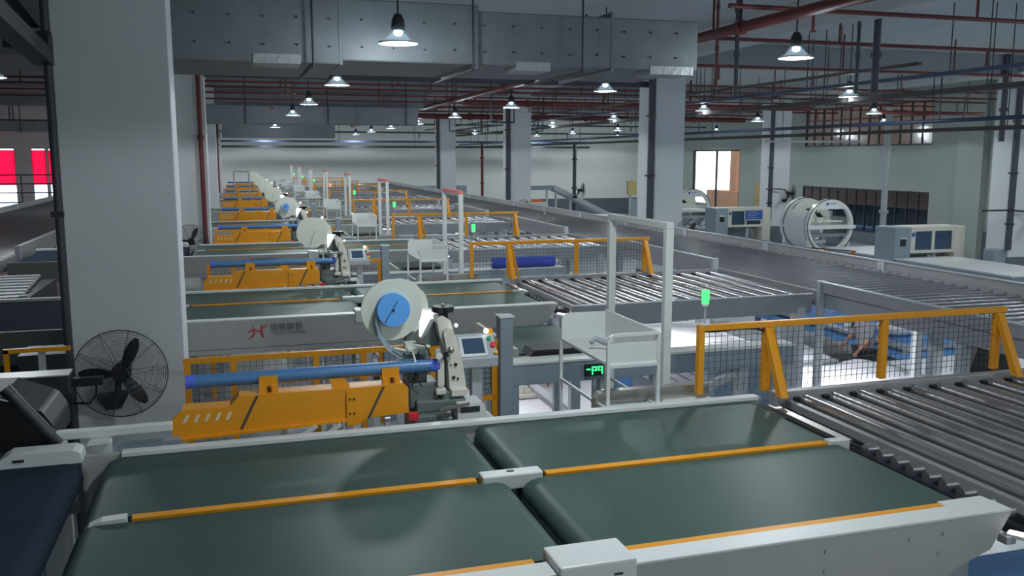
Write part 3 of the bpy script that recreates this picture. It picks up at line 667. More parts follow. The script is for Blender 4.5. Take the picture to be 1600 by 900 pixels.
def make_head(lab, blue):
    t = thing('sewing_station', lab, 'sewing machine', (1.3, 6.15, FL), 'edge sewing stations')
    cx, cy, cz = 1.02, 6.2, 1.68
    ring = [(.215*math.cos(a)*(1-(.05 if (abs(a-5.3) < .12 or abs(a-.75) < .10 or abs(a-4.0) < .1) else 0)), .215*math.sin(a)) for a in [2*PI*i/48 for i in range(48)]]
    d = MB().prism([(cx+a, cz+b) for a, b in ring], 'y', cy-.012, cy+.012).build('spool_disc', 'pale', t, .003)
    MB().prism([(cx+.075+a, cz-.015+b) for a, b in ring], 'y', cy+.13, cy+.14).build('rear_spool_disc', 'pale', t, .003)
    MB().cyl((cx+.01, cy+.01, cz), (cx+.02, cy+.12, cz), .05, 20).build('spool_core', 'castgrey', t)
    if blue:
        b = MB().cyl((cx+.003, cy-.012, cz+.01), (cx+.003, cy-.085, cz+.01), .115 if blue == 1 else .07, 28).build('blue_foam_core', 'bluedisc', t)
        MB().bar((cx-.06, cy-.088, cz-.075), (cx+.03, cy-.088, cz+.075), .006, .004).cyl((cx, cy-.085, cz+.01), (cx, cy-.092, cz+.01), .009, 10).build('clip_wire', 'black', b)
        P = [(cx-.112, cz+.02), (cx-.13, cz-.06), (cx-.11, cz-.17), (cx-.05, cz-.27), (cx+.03, cz-.33), (cx+.10, cz-.355), (cx+.16, cz-.39)]
        vs = []
        for a, b_ in P: vs += [(a, cy-.09, b_), (a+.03, cy-.03, b_+.02)]
        MB().add(vs, [(2*i, 2*i+1, 2*i+3, 2*i+2) for i in range(len(P)-1)], True).build('grey_tape', 'bluegrey', t)
    else:
        MB().bar((cx-.04, cy-.016, cz-.19), (cx+.04, cy-.016, cz+.03), .005, .004).build('clip_wire', 'black', d)
    MB().prism([(1.10, 1.24), (1.13, 1.50), (1.19, 1.50), (1.21, 1.22)], 'y', 6.22, 6.30).build('spool_arm', 'castgrey', t)
    MB().prism([(1.24, 1.64), (1.37, 1.64), (1.39, 1.52), (1.31, 1.45), (1.24, 1.45)], 'y', 6.30, 6.34).build('light_plate', 'lplate', t)  # plain plate, its bright look painted in as emission
    # thread rig
    g = MB().tube([(1.02, 6.12, 1.42), (1.10, 6.10, 1.40), (1.20, 6.1, 1.43), (1.27, 6.1, 1.42)], .012, 8).tube([(1.14, 6.1, 1.40), (1.16, 6.08, 1.33), (1.14, 6.08, 1.27)], .01, 8)
    g.sphere((1.12, 6.09, 1.41), .022).box(1.10, 1.18, 6.12, 6.20, 1.37, 1.45).build('thread_guide', 'pale', t)
    MB().box(1.13, 1.26, 6.16, 6.36, 1.12, 1.40).prism([(1.22, 1.40), (1.36, 1.40), (1.36, 1.58), (1.32, 1.58)], 'y', 6.20, 6.36).build('gear_case', 'castgrey', t, .01)
    q = MB()
    for i in range(9):
        x = 1.14+.02*(i % 4); z = 1.15+.03*i; q.cyl((x, 6.15, z), (x, 6.10, z), .009+.002*(i % 3), 8)
    q.tube([(1.15, 6.08, 1.46), (1.23, 6.07, 1.44), (1.27, 6.07, 1.36)], .005, 6).tube([(1.18, 6.09, 1.30), (1.16, 6.05, 1.22), (1.20, 6.06, 1.15)], .004, 6).build('lever_cluster', 'black', t)
    # sewing head: tall white slanted casting
    MB().prism([(1.325, 1.62), (1.36, 1.64), (1.42, 1.60), (1.45, 1.50), (1.47, 1.44), (1.50, 1.34), (1.53, 1.14), (1.53, 1.09), (1.41, 1.09), (1.40, 1.30), (1.36, 1.44), (1.34, 1.5)], 'y', 6.10, 6.24).build('head_casting', 'cream', t, .012)
    MB().prism([(1.36, 1.52), (1.385, 1.55), (1.415, 1.55), (1.43, 1.52), (1.435, 1.41), (1.41, 1.36), (1.385, 1.37)], 'y', 6.05, 6.10).build('face_plate', 'cream', t, .01)
    MB().box(1.315, 1.365, 6.06, 6.14, 1.14, 1.33).box(1.30, 1.37, 6.04, 6.16, 1.08, 1.12).box(1.41, 1.53, 6.04, 6.16, 1.06, 1.11).build('presser_block', 'cream', t, .006)
    q = MB()
    for x, z, r in ((1.455, 1.28, .012), (1.44, 1.185, .012), (1.47, 1.175, .008), (1.42, 1.28, .005)): q.cyl((x, 6.098, z), (x, 6.088, z), r, 10)
    q.box(1.37, 1.385, 6.09, 6.1, 1.12, 1.34); q.build('screw', 'black', t)
    MB().sphere((1.41, 6.05, 1.40), .026).build('tension_knob', 'steel', t)
    MB().cyl((1.32, 6.06, 1.365), (1.32, 6.02, 1.365), .025, 14).build('white_dial', 'white', t)
    MB().bar((1.33, 6.05, 1.35), (1.39, 6.05, 1.37), .03, .03).build('dial_bracket', 'black', t)
    MB().sphere((1.452, 6.06, 1.57), .013).build('task_bulb', 'lwhite', t)
    hw = MB(); n = 36
    hw.prism([(1.38+(.075+.006*math.cos(9*a))*math.cos(a), 6.16+(.075+.006*math.cos(9*a))*math.sin(a)) for a in [2*PI*i/n for i in range(n)]], 'z', 1.655, 1.695)
    hw.cyl((1.38, 6.16, 1.62), (1.38, 6.16, 1.66), .035, 14).cyl((1.40, 6.13, 1.60), (1.40, 6.13, 1.66), .012, 8).build('hand_wheel', 'black', t)
    MB().cyl((1.38, 6.16, 1.695), (1.38, 6.16, 1.71), .014, 12).build('wheel_nut', 'steel', t)
    # pedestal
    MB().box(1.12, 1.33, 6.10, 6.34, .98, 1.16).box(1.16, 1.52, 6.05, 6.30, .955, 1.04).box(1.34, 1.50, 6.07, 6.3, 1.03, 1.09).build('pedestal', 'castgrey', t, .012)
    MB().box(1.12, 1.38, 5.98, 6.34, .72, .955).build('pedestal_base', 'castgrey', t, .01)
    MB().cyl((1.08, 6.02, 1.03), (1.08, 6.06, 1.03), .03, 16).build('pulley', 'black', t)
    MB().box(1.085, 1.15, 5.93, 5.99, .945, .99).build('red_sensor', 'red', t)
    for x in (1.18, 1.32): MB().box(x-.04, x+.04, 6.1, 6.18, FL, .72).build('leg', 'post', t)
    c = MB().prism([(1.44, .88), (1.44, 1.02), (1.62, 1.02), (1.64, 1.0), (1.65, .93), (1.73, .88)], 'y', 5.98, 6.18).build('white_cover', 'white', t, .008)
    MB().box(1.46, 1.60, 5.976, 5.98, .955, .995).build('cover_slot', 'dark', c)
    MB().bar((1.30, 5.95, 1.0), (1.52, 5.97, 1.02), .02).build('feed_rod', 'steel', t)
    # linear tie rod
    MB().box(1.32, 1.5, 6.0, 6.4, .84, .90).build('base_plate', 'grey', t)
    return t
def make_panel(lab):
    t = thing('control_panel', lab, 'control panel', (1.78, 6.5, FL), 'touch screen control panels')
    # sloping console, local frame
    prof = [(6.40, 1.17), (6.40, 1.24), (6.54, 1.39), (6.62, 1.39), (6.62, 1.17)]
    c = MB().prism(prof, 'x', 1.55, 1.86).build('console', 'grey', t, .006)
    def on(u, v, off): # v 0..1 up the slope
        y = 6.40+.14*v; z = 1.24+.15*v; n = Vector((0, -.15, .14)).normalized(); return Vector((u, y, z))+n*off
    def plate(u0, u1, v0, v1, off, th, name, m, par):
        vs = [on(u, v, o) for o in (off, off+th) for u, v in ((u0, v0), (u1, v0), (u1, v1), (u0, v1))]
        return MB().add(vs, [(3,2,1,0), (4,5,6,7), (0,1,5,4), (1,2,6,5), (2,3,7,6), (3,0,4,7)]).build(name, m, par)
    b = plate(1.575, 1.785, .08, .95, 0, .008, 'bezel', 'post', c); plate(1.60, 1.765, .2, .85, .008, .002, 'touch_screen', 'screen', b)
    for u, v, r, m, nm_ in ((1.815, .80, .016, 'green', 'green_button'), (1.835, .52, .022, 'red', 'emergency_stop'), (1.845, .18, .016, 'amber', 'amber_button')):
        MB().cyl(on(u, v, 0), on(u, v, .022), r, 14).build(nm_, m, c)
    MB().sphere(on(1.80, 1.08, .03), .02).build('white_lamp', 'lwhite', c)
    MB().box(1.81, 1.86, 6.56, 6.6, 1.39, 1.43).build('yellow_tag', 'yellow', c)
    MB().box(1.68, 1.76, 6.5, 6.58, FL, 1.17).build('stand', 'post', t)
    return t
def make_stopper(lab):
    t = thing('steel_trough', lab, 'trough', (2.9, 5.92, .98), 'long steel troughs at the table edges')
    prof = [(2.44, .955), (2.45, 1.0), (2.48, 1.035), (2.52, 1.05), (3.37, 1.05), (3.37, .955)]
    MB().prism(prof, 'y', 5.88, 5.96).build('trough', 'steel', t, .006); MB().box(2.52, 2.56, 5.876, 5.88, .99, .997).build('latch', 'black', t)
    MB().box(2.5, 3.36, 5.80, 5.98, .93, .955).build('base_strip', 'white', t); 
    for x in (2.6, 3.3): MB().box(x, x+.05, 5.86, 5.94, FL, .93).build('leg', 'post', t)
    return t

groups = [
 (make_table, 'wide green belt table with yellow divider strips, %s of the rows'),
 (make_left_table, 'slate blue belt table left of the big column, %s row'),
 (make_roller_table, 'zinc roller table between green belts and long conveyor, %s row'),
 (make_fence, 'tall yellow mesh fence along the %s roller table'),
 (make_back_fence, 'low yellow mesh guard fence behind the %s sewing station'),
 (make_frame, 'blue grey box beam frame on legs behind the %s row'),
 (make_tray, 'white open tray on a tubular stand, %s row'),
 (make_scanner, 'grey hand scanner lying in the %s white tray'),
 (make_guard, 'stepped yellow guard plate with five slots, %s row'),
 (make_tube, 'long blue roll resting above the %s yellow guard plate'),
 (make_panel, 'touch screen control panel beside the %s sewing head'),
 (make_stopper, 'long steel trough with a rounded end beyond the %s green belt table')]
for fn, lab in groups:
    first = fn(lab % ORD[0])
    for n in range(1, NR): dup(first, (0, S*n, 0), lab % ORD[n])
g0 = make_gantry('tall white portal frame with a white top bar, nearest of its line')
g1 = make_gantry('tall white portal frame with a coral red top bar, second of the rows', 'pinkred')
for o in [g1]: 
    o.location.y += S; ORG[o.name] = ORG[o.name]+Vector((0, S, 0))
for n in range(2, NR): dup(g1, (0, S*(n-1), 0), 'tall white portal frame with a coral red top bar, %s of the rows' % ORD[n])
a = make_head('sewing station with white spool disc and large blue core, nearest row', 1)
b = make_head('sewing station with plain white spool disc and dark hand wheel, second row', 0)
c = make_head('sewing station with white spool disc and small blue core, third row', 2)
b.location.y += S; c.location.y += 2*S
for n in range(3, NR): dup(b, (0, S*(n-1), 0), 'sewing station with plain white spool disc, %s row' % ORD[n])
sg = make_signal('lit green signal light on the nearest yellow fence corner')
so = make_signal('lit orange signal light, the only orange one of the line', 'lorange')
so.location.y += 4*S
for n in (1, 2, 3, 5, 6, 7): dup(sg, (0, S*n, 0), 'lit green signal light on the %s yellow fence corner' % ORD[n])

def make_strip(lab):
    t = thing('led_strip_light', lab, 'lamp', (3.8, 3.3, .84), 'small LED strips at the table corners')
    MB().bar((3.70, 3.42, .84), (3.86, 3.20, .84), .05, .02).build('housing', 'white', t); MB().bar((3.70, 3.41, .855), (3.85, 3.19, .855), .035, .012).build('tube', 'lwhite', t)
    MB().box(3.66, 3.72, 3.38, 3.44, .80, .84).build('bracket', 'post', t)
    return t
f_ = make_strip('small bright LED strip at the right corner of the nearest green belt table')
for n in range(1, NR): dup(f_, (0, S*n, 0), 'small bright LED strip at the right corner of the %s green belt table' % ORD[n])
t = thing('corner_bracket_post', 'white angled post at the bottom right corner of the view', 'post', (3.8, 2.95, FL))
MB().prism([(2.9, .80), (2.95, .93), (3.10, .93), (3.10, .80)], 'x', 3.74, 4.2).build('cap', 'white', t, .008); MB().box(3.78, 3.92, 2.95, 3.08, FL, .80).build('post', 'bluegrey', t)
single('yellow_bracket', MB().box(2.80, 2.92, 3.15, 3.38, .50, .55).box(2.80, 2.83, 3.3, 3.4, .50, .62), 'yellow', 'small yellow bracket under the near edge of the nearest belt table', 'bracket', loc=(2.85, 3.2, .5))
for k in range(3): single('blue_bale', MB().box(3.95, 6.8, 3.3+.7*k, 3.95+.7*k, FL, -.25-.06*k), 'blue', ['front', 'middle', 'rear'][k]+' blue quilt bale on the floor under the nearest roller table', 'quilt', bevel=.04, loc=(5.4, 3.6+.7*k, -1))

# green display under the nearest tray
t = thing('counter_display', 'small green lit number display below the white tray, nearest row', 'display', (2.88, 7.6, .86))
MB().box(3.06, 3.25, 7.60, 7.645, .715, .82).build('housing', 'black', t); 
sg_ = MB(); y = 7.597
def seg(x, z, w_, h_): sg_.box(x+.26, x+w_+.26, y, y+.003, z-.08, z+h_-.08)
seg(2.805, .855, .04, .012); seg(2.86, .81, .01, .07); seg(2.86, .875, .045, .01); seg(2.86, .845, .045, .008); seg(2.897, .845, .01, .04)
seg(2.92, .845, .01, .04); seg(2.92, .875, .045, .01); seg(2.92, .845, .045, .008); seg(2.957, .81, .01, .07)
sg_.build('digits', 'dgreen', t)
# grey railing far down the row
t = thing('step_railing', 'thin grey tubular railing standing between the far yellow guards', 'railing', (.2, 33, FL))
for x in (0.0, .5): MB().cyl((x, 33, FL), (x, 33, 2.22), .025, 8).build('post', 'rail', t)
for z in (2.22, 1.55): MB().cyl((0, 33, z), (.5, 33, z), .022, 8).build('rail', 'rail', t)

# ------------------------------------------------------------------ long roller conveyors
def long_conveyor(x0, x1, y0, y1, lab, rollm='roller'):
    t = thing('long_roller_conveyor', lab, 'roller conveyor', ((x0+x1)/2, y0, FL))
    for x in (x0-.05, x1): MB().box(x, x+.05, y0, y1, .80, 1.0).build('side_beam', 'rail', t)
    n = int((y1-y0)/.215); me = None
    for k in range(n):
        y = y0+.1+k*.215
        if me is None:
            o = MB().cyl((x0, y, .945), (x1, y, .945), .05, 12).build('roller', rollm, t, loc=(x0, y, .945)); me = o
        else:
            o = me.copy(); COL.objects.link(o); o.parent = t; o.location = me.location + Vector((0, .215*k, 0))
        if k < 150 and x0 > 0:
            pass
    st = MB()
    for k in range(n):
        y = y0+.1+k*.215
        for x in (x0-.02, x1-.01): st.cyl((x, y, .995), (x, y, 1.012), .012, 6)
    st.build('axle_cap', 'steel', t, kind='stuff')
    MB().box(x0, x1, y0, y1, .80, .84).build('under_tray', 'dark', t)
    for k in range(int((y1-y0)/3.0)):
        for x in (x0, x1-.12): MB().box(x, x+.12, y0+k*3.0, y0+k*3.0+.1, FL, .80).build('leg', 'post', t)
    return t
lc = long_conveyor(7.3, 9.5, 1.5, 60, 'long roller conveyor running from the right edge to the back wall')
ll = long_conveyor(-7.0, -3.85, 12.2, 60, 'long dark roller conveyor at the left edge of the view')
def guards(x, y0, y1, lab, grp, leg=True):
    t = thing('conveyor_guard', lab, 'guard rail', (x, y0, .98), grp)
    MB().box(x-.02, x+.02, y0, y1, 1.0, 1.13).build('board', 'rail', t); MB().box(x-.035, x+.035, y0, y1, 1.13, 1.145).build('cap', 'post', t)
    for y in (y0-.03, y1-.03): MB().box(x-.045, x+.045, y, y+.07, FL if x == 7.22 and y > y0 else .84, 1.15).build('post', 'post', t)
for n in range(8):
    y0 = -.9+S*n
    guards(7.22, max(1.6, y0+.0), y0+4.1-.1+.0, 'aluminium guard rail segment on the near side of the long conveyor, %s' % ORD[n], 'near side guard rails')
for n in range(18): 
    guards(9.60, 2.0+3.2*n, 5.12+3.2*n, 'aluminium guard rail, segment %s from the front beyond the long conveyor' % ('one', 'two', 'three', 'four', 'five', 'six', 'seven', 'eight', 'nine', 'ten', 'eleven', 'twelve', 'thirteen', 'fourteen', 'fifteen', 'sixteen', 'seventeen', 'eighteen')[n], 'far side guard rails')
for n in range(3):
    guards(-3.78, 12.6+S*n+(5.4 if n == 0 else 5.4), 16.3+S*n+5.4, 'dark guard rail segment beside the left conveyor, %s' % ORD[n], 'left guard rails')
    guards(-7.06, 18+8*n, 25.8+8*n, 'far guard rail segment of the left conveyor, %s' % ORD[n], 'left far guard rails')

# ------------------------------------------------------------------ left station of the nearest row
t = thing('black_machine', 'black boxy covered machine at the left edge behind the slate belt', 'machine', (-1.7, 6.2, FL))
MB().prism([(-2.6, .96), (-2.6, 1.32), (-1.42, 1.30), (-1.19, 1.20), (-1.13, 1.10), (-1.13, .96)], 'y', 5.95, 6.5).build('cover', 'black', t, .02)
MB().box(-2.5, -1.2, 6.0, 6.45, FL, .96).build('cabinet', 'bluegrey', t, .01)
MB().prism([(-2.4, 1.302), (-1.40, 1.295), (-1.27, 1.25), (-1.40, 1.29)], 'y', 5.93, 5.95).build('white_edge', 'white', t)
t = thing('smoky_tube', 'dark translucent looking tube leaning over the black machine', 'tube', (-1.2, 5.9, 1.1))
MB().cyl((-1.33, 5.88, 1.33), (-1.13, 5.88, 1.06), .035, 16).build('tube', 'dark', t); MB().cyl((-1.365, 5.88, 1.375), (-1.33, 5.88, 1.33), .04, 16).cyl((-1.13, 5.88, 1.06), (-1.09, 5.88, 1.01), .04, 16).build('end_cap', 'black', t)
t = thing('dark_arm', 'dark horizontal arm crossing the black downpipe towards the fan', 'machine arm', (-2.2, 8.0, FL))
MB().box(-3.2, -1.37, 7.95, 8.15, .80, .965).build('arm', 'dark', t, .01); MB().box(-3.2, -1.37, 7.94, 8.16, .965, .975).build('top_edge', 'post', t)
MB().box(-1.40, -1.13, 8.05, 8.12, .84, .91).build('tip', 'black', t); MB().box(-3.1, -2.9, 7.97, 8.13, FL, .8).build('stand', 'dark', t)
t = thing('left_yellow_frame', 'small yellow frame with dark clutter behind the dark arm', 'fence', (-1.9, 8.9, FL))
MB().box(-2.05, -1.5, 8.88, 8.92, .99, 1.03).box(-2.05, -2.01, 8.88, 8.92, .5, 1.02).box(-2.05, -2.01, 8.88, 8.92, FL, .5).build('frame', 'yellow', t)
MB().box(-1.95, -1.55, 8.95, 9.4, .6, .95).build('dark_box', 'dark', t); MB().box(-1.78, -1.72, 8.93, 8.95, .6, 1.0).build('white_strip', 'post', t)
t = thing('white_bracket_bar', 'white tubular bar between the black machine and the yellow guard', 'steel frame', (-.8, 5.86, FL))
MB().box(-1.11, -.44, 5.86, 5.92, 1.03, 1.085).build('bar', 'white', t, .008); MB().box(-1.11, -1.05, 5.86, 5.92, FL, 1.03).build('leg', 'white', t, .006)
MB().prism([(-.93, 1.0), (-.79, 1.005), (-.80, 1.02), (-.92, 1.02)], 'y', 5.80, 5.87).build('tab', 'white', t); MB().box(-.91, -.80, 5.87, 5.91, FL, 1.03).build('plate', 'white', t)
MB().box(-.78, -.40, 5.90, 5.98, FL, .96).build('side_plate', 'bluegrey', t)
# white slatted rack and crate between left rows
t = thing('slatted_rack', 'pale slatted metal rack between two slate belt tables', 'rack', (-3.0, 14, FL))
MB().box(-4.2, -2.72, 12.9, 12.97, .40, .86).build('front_plate', 'grey', t)
for k in range(9): MB().box(-4.2, -2.8-.07*k*.4, 13.0+k*.33, 13.18+k*.33, .84, .88).build('slat', 'post', t)
MB().box(-2.74, -2.64, 12.9, 13.0, FL, .95).build('post', 'bluegrey', t); MB().box(-4.1, -2.8, 13, 15.8, FL, .80).build('body', 'dark', t)
single('brown_pallet_load', MB().box(-2.5, -1.9, 13.2, 16.2, FL, .62).box(-1.85, -1.45, 13.2, 16.0, FL, .68), 'brownpipe', 'brown wrapped load on the floor between two slate belt tables', 'load', loc=(-2, 14, FL))

# ------------------------------------------------------------------ quilting line on the right
def make_drum(lab, cy0):
    cx, cz, R, x = 20.25, .28, .97, 0
    t = thing('ring_machine', lab, 'machine', (cx, cy0, FL), 'ring shaped quilting machines')
    n = 40
    def ring(y0, y1, r0, r1, name, m, a0=0, a1=2*PI, par=t, zlow=None):
        vs = []; full = abs(a1-a0-2*PI) < .01; k = n if full else n+1
        for i in range(k):
            a = a0+(a1-a0)*i/n; c_, s_ = math.cos(a), math.sin(a)
            for r, y in ((r0, y0), (r1, y0), (r1, y1), (r0, y1)): vs.append((cx+r*c_, y, cz+r*s_))
        mb = MB(); m_ = k if full else k-1
        mb.add(vs, [(4*i+j, 4*i+(j+1) % 4, 4*((i+1) % k)+(j+1) % 4, 4*((i+1) % k)+j) for i in range(m_) for j in range(4)])
        return mb.build(name, m, par)
    ring(cy0, cy0+.18, R-.12, R, 'front_ring', 'white'); ring(cy0+1.5, cy0+1.7, R-.12, R, 'rear_ring', 'white')
    ring(cy0-.012, cy0, R-.015, R+.012, 'black_edge', 'black'); ring(cy0+.18, cy0+.2, R-.02, R+.006, 'black_edge', 'black'); ring(cy0+1.48, cy0+1.5, R-.02, R+.006, 'black_edge', 'black')
    ring(cy0+.2, cy0+1.48, R-.06, R-.02, 'drum_shell', 'white', PI*.80, PI*1.35)
    ring(cy0+.2, cy0+1.48, R-.06, R-.02, 'drum_shell', 'grey', -PI*.3, PI*.1)
    MB().prism([(cx+(R-.07)*math.cos(a), cz+(R-.07)*math.sin(a)) for a in [PI*i/16 for i in range(17)]], 'y', cy0+1.2, cy0+1.24).build('rear_plate', 'pale', t)
    # top segment plate on the front ring
    P = [(cx+(R-.02)*math.cos(a), cz+(R-.02)*math.sin(a)) for a in [PI*.22+PI*.56*i/14 for i in range(15)]]
    pl = MB().prism(P, 'y', cy0+.01, cy0+.05).build('top_plate', 'white', t)
    MB().box(cx-.22, cx-.12, cy0+.004, cy0+.01, cz+.74, cz+.84).box(cx-.08, cx+.2, cy0+.004, cy0+.01, cz+.79, cz+.81).build('blue_mark', 'blueprint', pl)
    MB().box(cx-R, cx+R+.05, cy0-.05, cy0+1.6, cz-.10, cz+.02).build('working_table', 'white', t)
    MB().box(cx-R+.15, cx+R-.1, cy0+.2, cy0+.5, cz-.4, cz-.28).box(cx-R+.3, cx-.1, cy0+.1, cy0+.4, cz-.62, cz-.5).build('lower_roller_bed', 'grey', t)
    q = MB()
    q.bar((cx-.6, cy0+.3, cz+.52), (cx-.25, cy0+.3, cz+.1), .07).bar((cx-.3, cy0+.3, cz+.55), (cx+.15, cy0+.3, cz+.12), .07).bar((cx-.42, cy0+.3, cz+.18), (cx+.7, cy0+.3, cz+.14), .06)
    q.bar((cx-.5, cy0+.6, cz+.62), (cx+.5, cy0+.6, cz+.66), .05).build('linkage', 'pale', t)
    MB().box(cx-.62, cx-.35, cy0+.35, cy0+.6, cz+.42, cz+.6).box(cx-.25, cx-.05, cy0+.4, cy0+.6, cz+.3, cz+.45).build('drive_motor', 'black', t)
    for y in (cy0+.02, cy0+1.5):
        for x_ in (cx-.85, cx+.7): MB().box(x_, x_+.15, y, y+.16, FL, cz-.4).build('foot', 'white', t)
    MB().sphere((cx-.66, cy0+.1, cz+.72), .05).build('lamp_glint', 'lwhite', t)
    return t
def make_cabinet(lab, y):
    t = thing('gantry_cabinet', lab, 'machine', (21.5, y, FL), 'gantry cabinets of the quilting line')
    z1 = .50
    MB().box(20.0, 20.62, y, y+.95, FL, z1).build('control_tower', 'bluegrey', t, .015)
    MB().box(22.35, 22.75, y, y+.95, FL, z1).build('right_tower', 'cream', t, .015)
    b = MB().box(20.62, 22.35, y+.02, y+.93, .36, z1).box(20.62, 22.35, y+.02, y+.1, -.34, -.24).box(21.45, 21.56, y+.02, y+.1, -.24, .36).box(20.62, 20.8, y+.02, y+.1, -.24, .36).box(22.25, 22.35, y+.02, y+.1, -.24, .36)
    b.build('front_frame', 'cream', t)
    for a, c in ((20.8, 21.45), (21.56, 22.25)): MB().box(a, c, y+.05, y+.06, -.24, .36).build('dark_window', 'screen', t)
    MB().box(20.2, 20.42, y-.01, y, -.10, .12).build('screen', 'black', t); MB().box(20.18, 20.44, y-.02, y, .14, .18).build('screen_lamp', 'white', t)
    MB().box(20.66, 20.76, y-.0, y+.018, .2, .32).build('blue_mark', 'blueprint', t)
    MB().box(20.65, 22.3, y+.4, y+.9, -.45, -.36).box(21.6, 21.7, y+.1, y+.2, FL, -.3).build('inner_beam', 'grey', t)
    return t
def make_bed(lab, y0, y1):
    t = thing('machine_bed', lab, 'machine', (21.2, y0, FL), 'long white beds of the quilting line')
    MB().box(20.0, 22.2, y0, y1, -1.15, -.50).build('casing', 'bluegrey', t, .02); MB().box(19.98, 22.22, y0-.02, y1+.02, -.50, -.46).build('top_sheet', 'white', t)
    MB().box(19.99, 20.0, y0+.6, y0+.9, -.86, -.78).box(19.99, 20.0, y1-.9, y1-.6, -.86, -.78).build('blue_mark', 'blueprint', t)
    MB().box(20.2, 22.0, y0+.2, y1-.2, FL, -1.15).build('plinth', 'dark', t)
    return t
d = make_drum('ring shaped white quilting machine with black edges, nearer and larger', 27.2)
c = dup(d, (0, 10.2, 0), 'ring shaped white quilting machine further back beside the central column')
k1 = make_cabinet('wide white gantry cabinet with two dark windows on the right', 23.6)
dup(k1, (0, 11.2, 0), 'blue grey gantry cabinet in front of the bright doorway')
make_bed('white machine bed between the ring machine and the gantry cabinet', 24.6, 27.1)
make_bed('white machine bed in front of the gantry cabinet', 19.0, 23.55)
make_bed('white machine bed left of the blue grey gantry cabinet', 35.8, 37.3)
t = thing('safety_sign', 'blue safety notice on the blue grey cabinet below the doorway', 'sign', (21.5, 34.7, .1))
MB().box(21.35, 22.3, 34.70, 34.74, -.05, .42).build('board', 'post', t); MB().box(21.4, 22.25, 34.69, 34.70, 0, .38).build('blue_face', 'blueprint', t)
for k in range(4): MB().box(21.48, 22.1-.1*(k % 2), 34.68, 34.69, .06+.08*k, .085+.08*k).build('text_line', 'grey', t)
t = thing('distribution_box', 'yellow cabinet on the right wall under a small notice', 'cabinet', (29.8, 46, 0))
MB().box(29.5, 29.97, 45.0, 46.9, .15, 1.15).box(29.52, 29.97, 45.0, 46.9, -1.3, .14).build('case', mat('ochre_cabinet', (.45, .33, .13), .5), t, .02); MB().box(29.49, 29.5, 45.9, 45.93, -.9, 1.1).build('door_gap', 'dark', t)
single('wall_notice', MB().box(29.97, 30.0, 46.2, 46.7, 1.5, 1.75), 'print_', 'small dark notice above the yellow cabinet', 'sign', loc=(30, 46.4, 1.6))
t = thing('tall_cream_cabinet', 'cream cabinet on a stand below the fan left of the ring machine', 'cabinet', (23.2, 34, FL))
MB().box(22.9, 23.8, 33.0, 33.6, -.55, .42).build('case', 'cream', t, .02); MB().box(23.2, 23.3, 33.2, 33.4, FL, -.55).build('stand', 'dark', t)
MB().box(22.9, 23.8, 32.98, 33.0, -.2, -.18).build('seam', 'dark', t)
t = thing('blue_grey_cabinet', 'blue grey cabinet directly left of the larger ring machine', 'cabinet', (22.5, 31, FL))
MB().box(21.6, 22.4, 30.0, 31.2, FL, .62).build('case', 'bluegrey', t, .02); MB().box(21.75, 22.0, 29.99, 30.0, .38, .5).build('name_plate', 'print_', t)
for (x, y, z0, z1, lab) in ((23.3, 22.6, -1.25, -.2, 'grey switch box on the foot of the rightmost column'), (22.95, 36.0, -1.3, .0, 'grey switch box on the column left of the yellow cabinet'), (23.1, 49.4, -1.2, .2, 'small switch box at the foot of the pale column at the back')):
    t = thing('switch_box', lab, 'cabinet', (x, y, z0)); MB().box(x-.35, x+.45, y, y+.42, z0, z1).build('case', 'bluegrey', t, .015); MB().box(x+.45, x+.47, y+.05, y+.2, z0+.3, z0+.6).build('latch', 'dark', t); MB().box(x-.3, x+.4, y+.1, y+.35, FL, z0).build('plinth', 'bluegrey', t)
t = thing('low_blue_railing', 'low blue railing in front of the blue grey gantry cabinet', 'railing', (15, 29, FL))
for y in (27.5, 29.2, 30.9): MB().box(18.57, 18.63, y, y+.06, FL, -.35).build('post', 'bluepipe', t)
MB().bar((18.6, 27.5, -.35), (18.6, 31, -.35), .05).build('rail', 'bluepipe', t)
t = thing('orange_barrier', 'pair of orange posts with a dark top rail beside the ring machine', 'barrier', (19.3, 25.4, FL))
for x, y in ((19.0, 25.7), (19.45, 24.9)): MB().box(x-.05, x+.05, y-.05, y+.05, FL, -.35).build('post', mat('orange_post', (.5, .2, .05), .5), t)
MB().bar((18.0, 27.4, -.35), (19.5, 24.8, -.35), .03).build('rail', 'dark', t)
for k, (x0, x1, y0, y1, z1, m, lab) in enumerate([
    (18.3, 19.6, 23.2, 25.2, -.98, 'fabric', 'folded white sheet pile on the floor before the white machine beds'),
    (25.0, 27.0, 19.0, 22.0, -.55, 'white', 'white machine body at the right edge beyond the rightmost column'),
    (25.0, 27.5, 22.0, 23.4, -.35, 'cream', 'cream topped bench at the right edge behind a white machine')]):
    single('side_bench' if k else 'sheet_pile', MB().box(x0, x1, y0, y1, FL, z1), m, lab, 'bench' if k else 'fabric', bevel=.03, loc=(x0, y0, FL))
